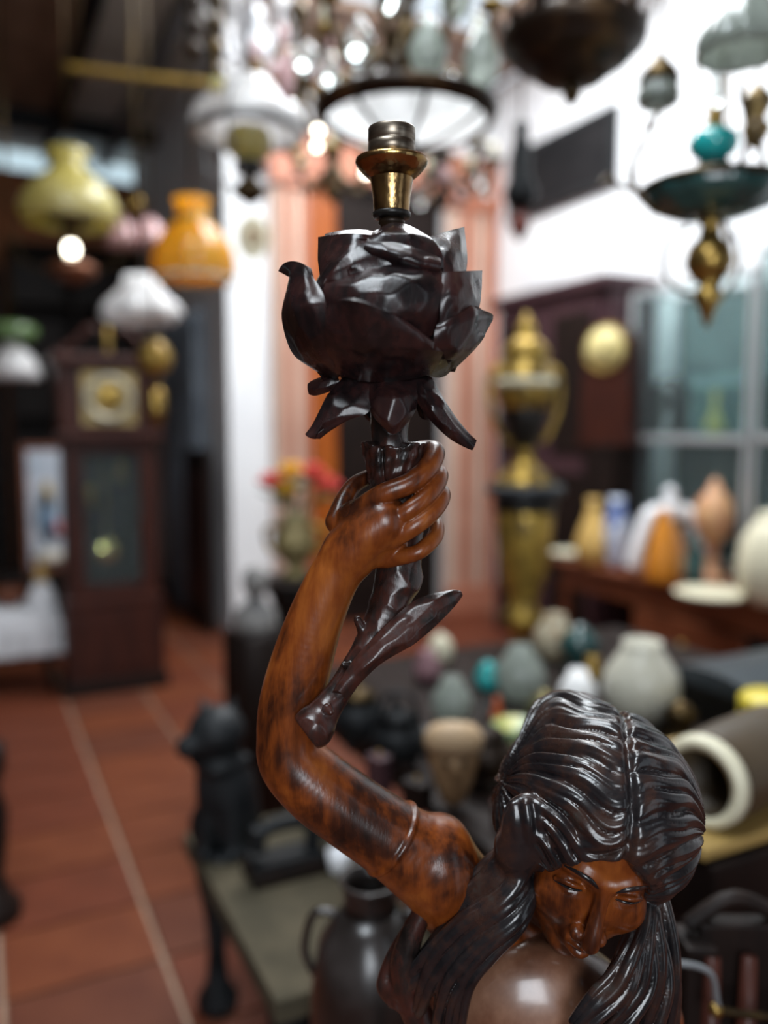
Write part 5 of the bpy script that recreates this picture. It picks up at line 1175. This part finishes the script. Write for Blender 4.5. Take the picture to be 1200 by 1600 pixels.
# old sewing machine head
d_, l_ = on_bench(448, 1362); s_ = d_ / FPX
o = empty('sewing_machine', l_, -YAW + .45); tag(o, 'black old sewing machine head on a dark base on the bench', 'sewing machine')
box('base', (-66 * s_, -34 * s_, 0), (66 * s_, 40 * s_, 22 * s_), M_DWOOD, o, .005); box('bed', (-60 * s_, -26 * s_, 22 * s_), (60 * s_, 30 * s_, 32 * s_), M_IRON, o, .004)
tube('arm', [(46 * s_, 0, 30 * s_), (44 * s_, 0, 70 * s_), (20 * s_, 0, 84 * s_), (-30 * s_, 0, 82 * s_), (-46 * s_, 0, 70 * s_)], 13 * s_, M_IRON, o, 14); box('needle_head', (-58 * s_, -12 * s_, 46 * s_), (-38 * s_, 12 * s_, 86 * s_), M_IRON, o, .006)
lathe('balance_wheel', [(.001, 0), (20 * s_, 0), (26 * s_, 4 * s_), (26 * s_, 12 * s_), (20 * s_, 15 * s_), (.001, 12 * s_)], M_IRON, o, 28, (58 * s_, 0, 74 * s_), rot=(0, math.pi / 2, 0)); tube('needle_bar', [(-48 * s_, 0, 48 * s_), (-48 * s_, 0, 31 * s_)], 2.2 * s_, M_STEEL, o, 8, 1)
# small white cup and brass knob
d_, l_ = on_bench(530, 1362); s_ = d_ / FPX
o = lathe('cup', [(14 * s_, 0), (16 * s_, 3 * s_), (20 * s_, 36 * s_), (18 * s_, 36 * s_), (14 * s_, 6 * s_), (.001, 5 * s_)], M_WHITE, None, 20, l_); tag(o, 'small white cup on the bench beside the raised arm', 'cup')
# big dark jar on the floor at the bench end
d_ = 1.27; l_ = P(578, 1500, d_); l_.z = 0; s_ = d_ / FPX; zt_ = zat(1372, d_); px_z = lambda y: zat(y, d_)
o = empty('floor_jar', l_, -YAW); tag(o, 'tall dark glazed floor jar with loop handles beside the stone bench', 'jar')
jm = mat('black_brown_glaze', (0.012, 0.009, 0.008), .3, col2=(0.05, 0.042, 0.04), scale=7, coat=.3, ramp=(.5, .75))
lathe('body', [(60 * s_, 0), (62 * s_, .03), (70 * s_, .15), (88 * s_, .35), (100 * s_, .50), (98 * s_, .60), (84 * s_, .68), (60 * s_, zt_ - .07), (46 * s_, zt_ - .05)], jm, o, 40)
lathe('neck', shell([(46 * s_, zt_ - .055), (42 * s_, zt_ - .03), (48 * s_, zt_ - .008), (52 * s_, zt_)], 7 * s_), jm, o, 36)
for k in (-1, 1): tube('handle', [(k * 56 * s_, 0, zt_ - .06), (k * 92 * s_, 0, zt_ - .06), (k * 108 * s_, 0, zt_ - .12), (k * 92 * s_, 0, .62)], 7 * s_, jm, o)

# ---- lower right: dark carved settle with a brass rail
d_ = 1.0; s_ = d_ / FPX; l_ = P(1150, 1600, d_); l_.z = 0
o = empty('carved_settle', l_ + Vector((.04, 0, 0)), -YAW); tag(o, 'dark carved wooden settle end below the trunk', 'settle')
zz = zat(1440, d_)
box('side_panel', (-90 * s_, 0.02, .05), (140 * s_, .05, zz - .03), M_DWOOD, o, .004); tube('top_rail', [(-110 * s_, .035, zz - .04), (-30 * s_, .035, zz), (60 * s_, .035, zz - .03), (150 * s_, .035, zz - .08)], 14 * s_, M_DWOOD, o, 12)
for k in range(4): lathe('spindle', [(.010, .05), (.016, .2), (.009, .4), (.016, .6), (.01, zz - .06)], M_MAHOG, o, 12, ((-80 + k * 62) * s_, 0.0, 0))
for x_ in (-96, 140): box('post', (x_ * s_ - .02, 0, 0), (x_ * s_ + .02, .06, zz - .05), M_DWOOD, o, .004)
t = Thing('curtain_bracket', 'bent pale brass bracket fixed in front of the dark settle', 'bracket', 1120, 1545, .97)
t.tube('rod', [(1040, 1504), (1086, 1510), (1112, 1526), (1122, 1566), (1128, 1580)], 5.5, M_STEEL); t.tube('rod', [(1116, 1576), (1160, 1584), (1240, 1592)], 7, M_DBRASS); t.lathe('socket', [(5, 1588), (11, 1584), (12, 1574), (6, 1568)], M_BRASS)

# ---- flowers in a gold vase on a dark carved stand
dF = 3.3; s_ = dF / FPX
t = Thing('flower_stand', 'black carved stand carrying the gold flower vase', 'stand', 452, 905, dF); t.o.location.z = 0; t.z0 = 0; zt_ = zat(902, dF)
t.lathe_z('shaft', [(52, 0), (52, .04), (36, .08), (20, .14), (15, .3), (24, .45), (14, .6), (30, zt_ - .08), (40, zt_ - .03)], M_DWOOD); t.lathe_z('top', [(40, zt_ - .03), (58, zt_ - .024), (60, zt_ - .008), (54, zt_), (.3, zt_)], M_DWOOD)
t = Thing('vase', 'ornate gold vase holding red and yellow flowers', 'vase', 462, 902, dF); t.o.location.z = zt_; t.z0 = zat(902, dF)
t.lathe('body', [(22, 902), (24, 896), (12, 886), (28, 868), (36, 848), (28, 826), (20, 816), (30, 806), (26, 806), (14, 818), (.3, 830)], mat('pale_gold', (0.34, 0.28, 0.13), .4, .4, col2=(0.16, 0.12, 0.05), scale=18))
for k in (-1, 1): t.tube('handle', [(462 + k * 24, 822), (462 + k * 46, 826), (462 + k * 44, 852), (462 + k * 32, 862)], 4, M_GOLD)
flo = (((424, 758), M_RED, 'red flower with open petals, left of the yellow bloom'), ((454, 742), M_YELP, 'yellow flower at the top of the bouquet'), ((488, 744), M_RED, 'red flower right of the yellow bloom'), ((512, 764), M_RED, 'red orange flower half hidden behind the wrist'), ((446, 770), M_YELP, 'yellow orange flower low in the bouquet'))
for (px, py), mm, lab in flo:
    f = Thing('flower', lab, 'flower', px, py, dF, 'flowers in the gold vase')
    for ring_, (n_, rr, zz_) in enumerate(((8, 22, 4), (6, 13, 10))):
        for k in range(n_):
            a_ = k * 2 * math.pi / n_ + ring_ * .4
            p_ = lathe('petal', [(.3 * s_, -8 * s_), (8 * s_, -2 * s_), (10 * s_, 6 * s_), (6 * s_, 13 * s_), (.3 * s_, 16 * s_)], mm, f.o, 8, (rr * .55 * s_ * math.cos(a_), rr * .55 * s_ * math.sin(a_), zz_ * s_ - 4 * s_), rot=(0, .9 - .45 * ring_, a_)); p_.scale = (.3, 1, 1)
    lathe('centre', [(.001, -6 * s_), (7 * s_, 0), (7 * s_, 6 * s_), (.001, 10 * s_)], M_YELP, f.o, 10)
    f.tube('stalk', [(px, py + 6), ((px + 462) / 2, (py + 810) / 2), (462 + (px - 462) * .15, 822)], 2.2, M_LEAF)
    for k in range(3):
        a_ = k * 2.1 + px
        lf = lathe('leaf', [(.3 * s_, 0), (9 * s_, 10 * s_), (11 * s_, 20 * s_), (6 * s_, 32 * s_), (.3 * s_, 40 * s_)], M_LEAF, f.o, 8, ((462 - px) * .3 * s_, 0, -22 * s_), rot=(0, 1.25, a_)); lf.scale = (.15, 1, 1)
# grey stone bust beside the stand
t = Thing('stone_bust', 'mottled grey stone bust on a dark block left of the gold vase', 'bust', 400, 1010, 3.0); t.o.location.z = 0; t.z0 = 0
za = zat(985, 3.0)
lathe('block', [(.001, 0), (.12, 0), (.12, za - .02), (.11, za), (.001, za)], M_DWOOD, t.o, 4); ms = 3.0 / FPX
lathe('shoulders', [(34 * ms, za), (36 * ms, za + 10 * ms), (32 * ms, za + 34 * ms), (12 * ms, za + 48 * ms), (10 * ms, za + 56 * ms)], M_GREY, t.o, 22); lathe('head', [(8 * ms, za + 52 * ms), (18 * ms, za + 64 * ms), (21 * ms, za + 82 * ms), (16 * ms, za + 98 * ms), (.001, za + 104 * ms)], M_GREY, t.o, 20)

# ---- tall clock on the left
ca, _ = floor_at(108, 1092); cb, _ = floor_at(252, 1092 - 30)
cw = max(.40, abs(cb.x - ca.x)); cy_ = ca.y
o = empty('longcase_clock', (ca.x + cw / 2, cy_ + .15, 0)); tag(o, 'tall dark mahogany longcase clock with brass dial and pendulum', 'clock')
dK = ca.x * math.sin(YAW) + cy_ * math.cos(YAW)
Z = lambda py: zat(py, dK + .05)
h2 = cw / 2; zb1 = Z(950); zt1 = Z(688); ztop = Z(552)
box('foot_moulding', (-h2 - .02, -.17, 0), (h2 + .02, .15, .08), M_DWOOD, o, .01); box('base_case', (-h2, -.15, .08), (h2, .14, zb1), M_MAHOG, o); box('base_panel', (-h2 + .06, -.158, .14), (h2 - .06, -.15, zb1 - .06), M_MAHOG, o, .006)
box('waist_moulding', (-h2 - .0, -.155, zb1), (h2, .14, zb1 + .05), M_MAHOG, o, .015)
w2 = h2 * .84
for k in (-1, 1): box('trunk_side', (k * w2 - .02, -.12, zb1 + .05), (k * w2 + .02, .13, zt1), M_MAHOG, o)
box('trunk_back', (-w2, .11, zb1 + .05), (w2, .13, zt1), M_DWOOD, o); dj = box('door_frame', (-w2 + .02, -.13, zb1 + .05), (-w2 + .07, -.11, zt1), M_MAHOG, o)
box('door_frame', (w2 - .07, -.13, zb1 + .05), (w2 - .02, -.11, zt1), M_MAHOG, o); box('door_frame', (-w2 + .07, -.13, zb1 + .05), (w2 - .07, -.11, zb1 + .12), M_MAHOG, o); box('door_frame', (-w2 + .07, -.13, zt1 - .07), (w2 - .07, -.11, zt1), M_MAHOG, o)
box('door_glass', (-w2 + .065, -.122, zb1 + .11), (w2 - .065, -.119, zt1 - .06), M_PANE, o, 0)
pz = Z(868); pe = tube('pendulum', [(-.02, -.02, zt1), (-.02, -.02, pz)], .006, M_BRASS, o, 8, 1)
lathe('bob', [(.001, 0), (.05, .004), (.07, .014), (.05, .024), (.001, .028)], mat('polished_brass', (0.85, 0.66, 0.28), .05, 1.0), pe, 28, (-.02, -.02, pz), rot=(math.pi / 2, 0, 0))
for k, zz_ in ((-.10, Z(800)), (.08, Z(760))):
    we = lathe('weight', [(.001, 0), (.022, .004), (.024, .12), (.012, .135), (.001, .14)], M_BRASS, o, 16, (k, .02, zz_)); tube('cable', [(k, .02, zz_ + .13), (k, .02, zt1)], .002, M_BRASS, o, 6, 1)
box('hood_base', (-h2 - .02, -.18, zt1), (h2 + .02, .14, zt1 + .05), M_MAHOG, o, .015); box('hood_case', (-h2, -.14, zt1 + .05), (h2, .13, ztop - .06), M_MAHOG, o)
for k in (-1, 1): lathe('column', [(.016, zt1 + .05), (.012, zt1 + .1), (.014, (zt1 + ztop) / 2), (.011, ztop - .11), (.016, ztop - .06)], M_MAHOG, o, 14, (k * (h2 - .02), -.155, 0))
box('cornice', (-h2 - .035, -.19, ztop - .06), (h2 + .035, .14, ztop), M_MAHOG, o, .018)
zd = (zt1 + .05 + ztop - .06) / 2; rd = (ztop - .06 - zt1 - .05) / 2 * .80
df = box('dial_plate', (-rd, -.150, zd - rd), (rd, -.142, zd + rd), M_DIAL, o, .002)
lathe('chapter_ring', [(rd * .66, 0), (rd * .92, 0), (rd * .92, .006), (rd * .66, .006), (rd * .66, 0)], mat('silvered_ring', (0.38, 0.36, 0.28), .4, .4), o, 36, (0, -.150, zd), rot=(math.pi / 2, 0, 0)); lathe('centre_boss', [(.001, 0), (rd * .5, 0), (rd * .45, .006), (.001, .008)], M_GOLD, o, 28, (0, -.150, zd), rot=(math.pi / 2, 0, 0))
for an, ln in ((.9, .5), (-1.6, .8)): box('hand', (-.003, -.166, 0), (.003, -.162, rd * ln), M_BLACK, o, 0, (0, 0, zd), (0, an, 0))
for k in (-1, 1): tube('swan_neck', [(k * (h2 + .01), -.16, ztop - .01), (k * h2 * .7, -.16, ztop + .05), (k * h2 * .35, -.16, ztop + .14), (k * h2 * .18, -.16, ztop + .12)], .018, M_MAHOG, o, 10)
lathe('finial', [(.02, ztop), (.02, ztop + .03), (.012, ztop + .05), (.026, ztop + .09), (.012, ztop + .13), (.001, ztop + .16)], M_BRASS, o, 16, (0, -.15, 0))
# dark cabinets against the far wall
for i, (xa, xb, zz_, lab) in enumerate(((-1.2, .35, 3.0, 'tall black bookcase against the brick wall behind the picture'), (.42, XE - .08, 3.25, 'tall black bookcase against the brick wall behind the longcase clock'))):
    o = empty('bookcase', ((xa + xb) / 2, YF - .25, 0)); tag(o, lab, 'bookcase'); hw = (xb - xa) / 2
    box('back', (-hw, .2, 0), (hw, .24, zz_), M_DWOOD, o)
    for x_ in (-hw, -.015, hw - .03): box('upright', (x_, -.2, 0), (x_ + .03, .2, zz_), M_DWOOD, o)
    for k in range(7): box('shelf', (-hw + .03, -.19, .05 + k * (zz_ - .1) / 6), (hw - .03, .2, .08 + k * (zz_ - .1) / 6), M_DWOOD, o)
# side table with white cloth, framed picture behind
ta, dT = floor_at(40, 1085); dT2 = dT
o = empty('side_table', (ta.x - .02, ta.y + .15, 0)); tag(o, 'small dark side table under the white cloth', 'table'); hT = zat(955, dT)
box('table_top', (-.26, -.18, hT - .03), (.2, .2, hT), M_DWOOD, o)
for x_ in (-.23, .16):
    for y_ in (-.15, .16): lathe('leg', [(.014, 0), (.02, .06), (.014, .2), (.024, hT - .06), (.024, hT - .03)], M_DWOOD, o, 12, (x_, y_, 0))
V = []; F = []; nx, ny = 34, 30
for i in range(nx):
    for j in range(ny):
        x = -.34 + .66 * i / (nx - 1); y = -.44 + .60 * j / (ny - 1); z = hT + .004
        ox = max(0, x - .205, -.265 - x); oy = max(0, -.185 - y)
        if oy > 0: z = hT + .004 - oy; yy = -.19 - .03 * abs(math.sin(x * 34)) * min(1, oy * 8)
        else: yy = y
        xx = x
        if ox > 0: z = min(z, hT + .004 - ox * 2.2); xx = (.208 + .02 * math.sin(y * 40)) if x > 0 else (-.268)
        V.append((xx, yy, z))
for i in range(nx - 1):
    for j in range(ny - 1): F.append((i * ny + j, (i + 1) * ny + j, (i + 1) * ny + j + 1, i * ny + j + 1))
me = arrays_to_mesh('cloth', V, F); co = finish('table_cloth', me, M_CLOTH); co.location = o.location; md = co.modifiers.new('thickness', 'SOLIDIFY'); md.thickness = .003; md.offset = 1
tag(co, 'white cloth draped over the side table beside the clock', 'tablecloth')
t = Thing('figurine', 'white and yellow porcelain figurine on the white cloth', 'figurine', 66, 955, dT + .12); t.o.location.z = hT + .006; t.z0 = zat(955, dT + .12)
t.lathe('skirt', [(22, 955), (24, 948), (16, 928), (8, 916)], M_WHITE); t.lathe('torso', [(8, 918), (11, 908), (5, 900), (7, 894), (6, 888), (.5, 884)], M_YEL)
lathe_thing('wooden_bowl', 'brown turned wooden bowl on the white cloth', 'bowl', P(16, 948, dT + .12) * Vector((1, 1, 0)) if False else Vector((P(16, 948, dT + .12).x, P(16, 948, dT + .12).y, hT + .006)), [(.04, 0), (.07, .03), (.10, .10), (.095, .10), (.06, .035), (.001, .02)], M_RWOOD)
# picture leaning on a dark chest of drawers behind the clock
dP = 5.4; pz0 = zat(892, dP); pl_ = P(78, 892, dP)
o = empty('chest_of_drawers', (pl_.x, pl_.y + .12, 0)); tag(o, 'black chest of drawers under the leaning picture', 'drawers')
box('carcass', (-.32, -.15, 0), (.25, .25, pz0), M_DWOOD, o)
for k in range(3):
    dd_ = box('drawer', (-.29, -.165, .06 + k * (pz0 - .08) / 3), (.22, -.15, .03 + (k + 1) * (pz0 - .08) / 3), M_DWOOD, o); lathe('knob', [(.005, 0), (.014, .01), (.001, .02)], M_BRASS, dd_, 10, (-.03, -.165, .04 + (k + .5) * (pz0 - .08) / 3), rot=(math.pi / 2, 0, 0))
o = empty('framed_picture', (pl_.x, pl_.y, pz0)); tag(o, 'brown framed picture of a white figure on pale blue', 'picture'); ph = zat(694, dP) - pz0; pw = .15
for nm, lo_, hi_ in (('frame_rail', (-pw, -.012, 0), (pw, .012, .035)), ('frame_rail', (-pw, -.012, ph - .035), (pw, .012, ph)), ('frame_stile', (-pw, -.012, .035), (-pw + .035, .012, ph - .035)), ('frame_stile', (pw - .035, -.012, .035), (pw, .012, ph - .035))): box(nm, lo_, hi_, M_RWOOD, o, .004)
box('canvas', (-pw + .03, -.004, .03), (pw - .03, .008, ph - .03), mat('painted_sky', (0.30, 0.38, 0.46), .6, col2=(0.62, 0.62, 0.66), scale=4), o, 0)
for nm, x_, z_, rx, rz_, mm in (('painted_dress', -.01, .42, .05, .16, mat('painted_blue', (0.20, 0.30, 0.42), .6)), ('painted_torso', .0, .60, .035, .09, mat('painted_ochre', (0.42, 0.30, 0.10), .6)), ('painted_cloth', .06, .33, .035, .06, mat('painted_pink', (0.50, 0.20, 0.22), .6)), ('painted_ground', 0, .10, .10, .06, mat('painted_sand', (0.55, 0.50, 0.42), .6))):
    e_ = lathe(nm, [(.001, 0), (1, 0), (1, .002), (.001, .002)], mm, o, 24, (x_, -.004, z_ * ph), rot=(math.pi / 2, 0, 0)); e_.scale = (rx, rz_ * ph / .8, 1)
# grey cloth and dark screen on the side wall
yq = 6.9
bm = bmesh.new(); n_ = 60; vs = []
for i in range(n_ + 1):
    y_ = 6.3 + 1.2 * i / n_; x_ = XE - .07 + .045 * math.sin(i * 1.15)
    vs.append([bm.verts.new((x_, y_, z_)) for z_ in (0.0, 1.0, 2.4)])
for i in range(n_):
    for k in range(2): bm.faces.new((vs[i][k], vs[i + 1][k], vs[i + 1][k + 1], vs[i][k + 1]))
cu = bm_obj('curtain', bm, M_CURTAIN, None, True); cu.modifiers.new('thickness', 'SOLIDIFY').thickness = .006; tag(cu, 'grey blue curtain hanging on the side wall behind the tall clock', 'curtain')
o = empty('folding_screen', (XE - .12, YB + .28, 0)); tag(o, 'near black wooden screen standing by the end of the white wall', 'screen')
for k in range(2): box('leaf', (-.03 - .02 * k, k * .30 - .2, .02), (.01 - .02 * k, k * .30 + .095, 1.35), M_DWOOD, o); box('leaf_panel', (-.04 - .02 * k, k * .30 - .16, .2), (-.03 - .02 * k, k * .30 + .055, 1.2), M_MAHOG, o)
# turned dark newel at the left edge
nl, dN = floor_at(4, 1432)
lathe_thing('turned_post', 'dark turned wooden stand post on the tiles at the aisle side', 'stand', (nl.x - .02, nl.y, 0), [(.075, 0), (.08, .04), (.05, .08), (.03, .14), (.045, .24), (.05, .34), (.028, .42), (.05, .48), (.05, .55), (.001, .56)], M_DWOOD)
# carved stools and small things to fill the far aisle
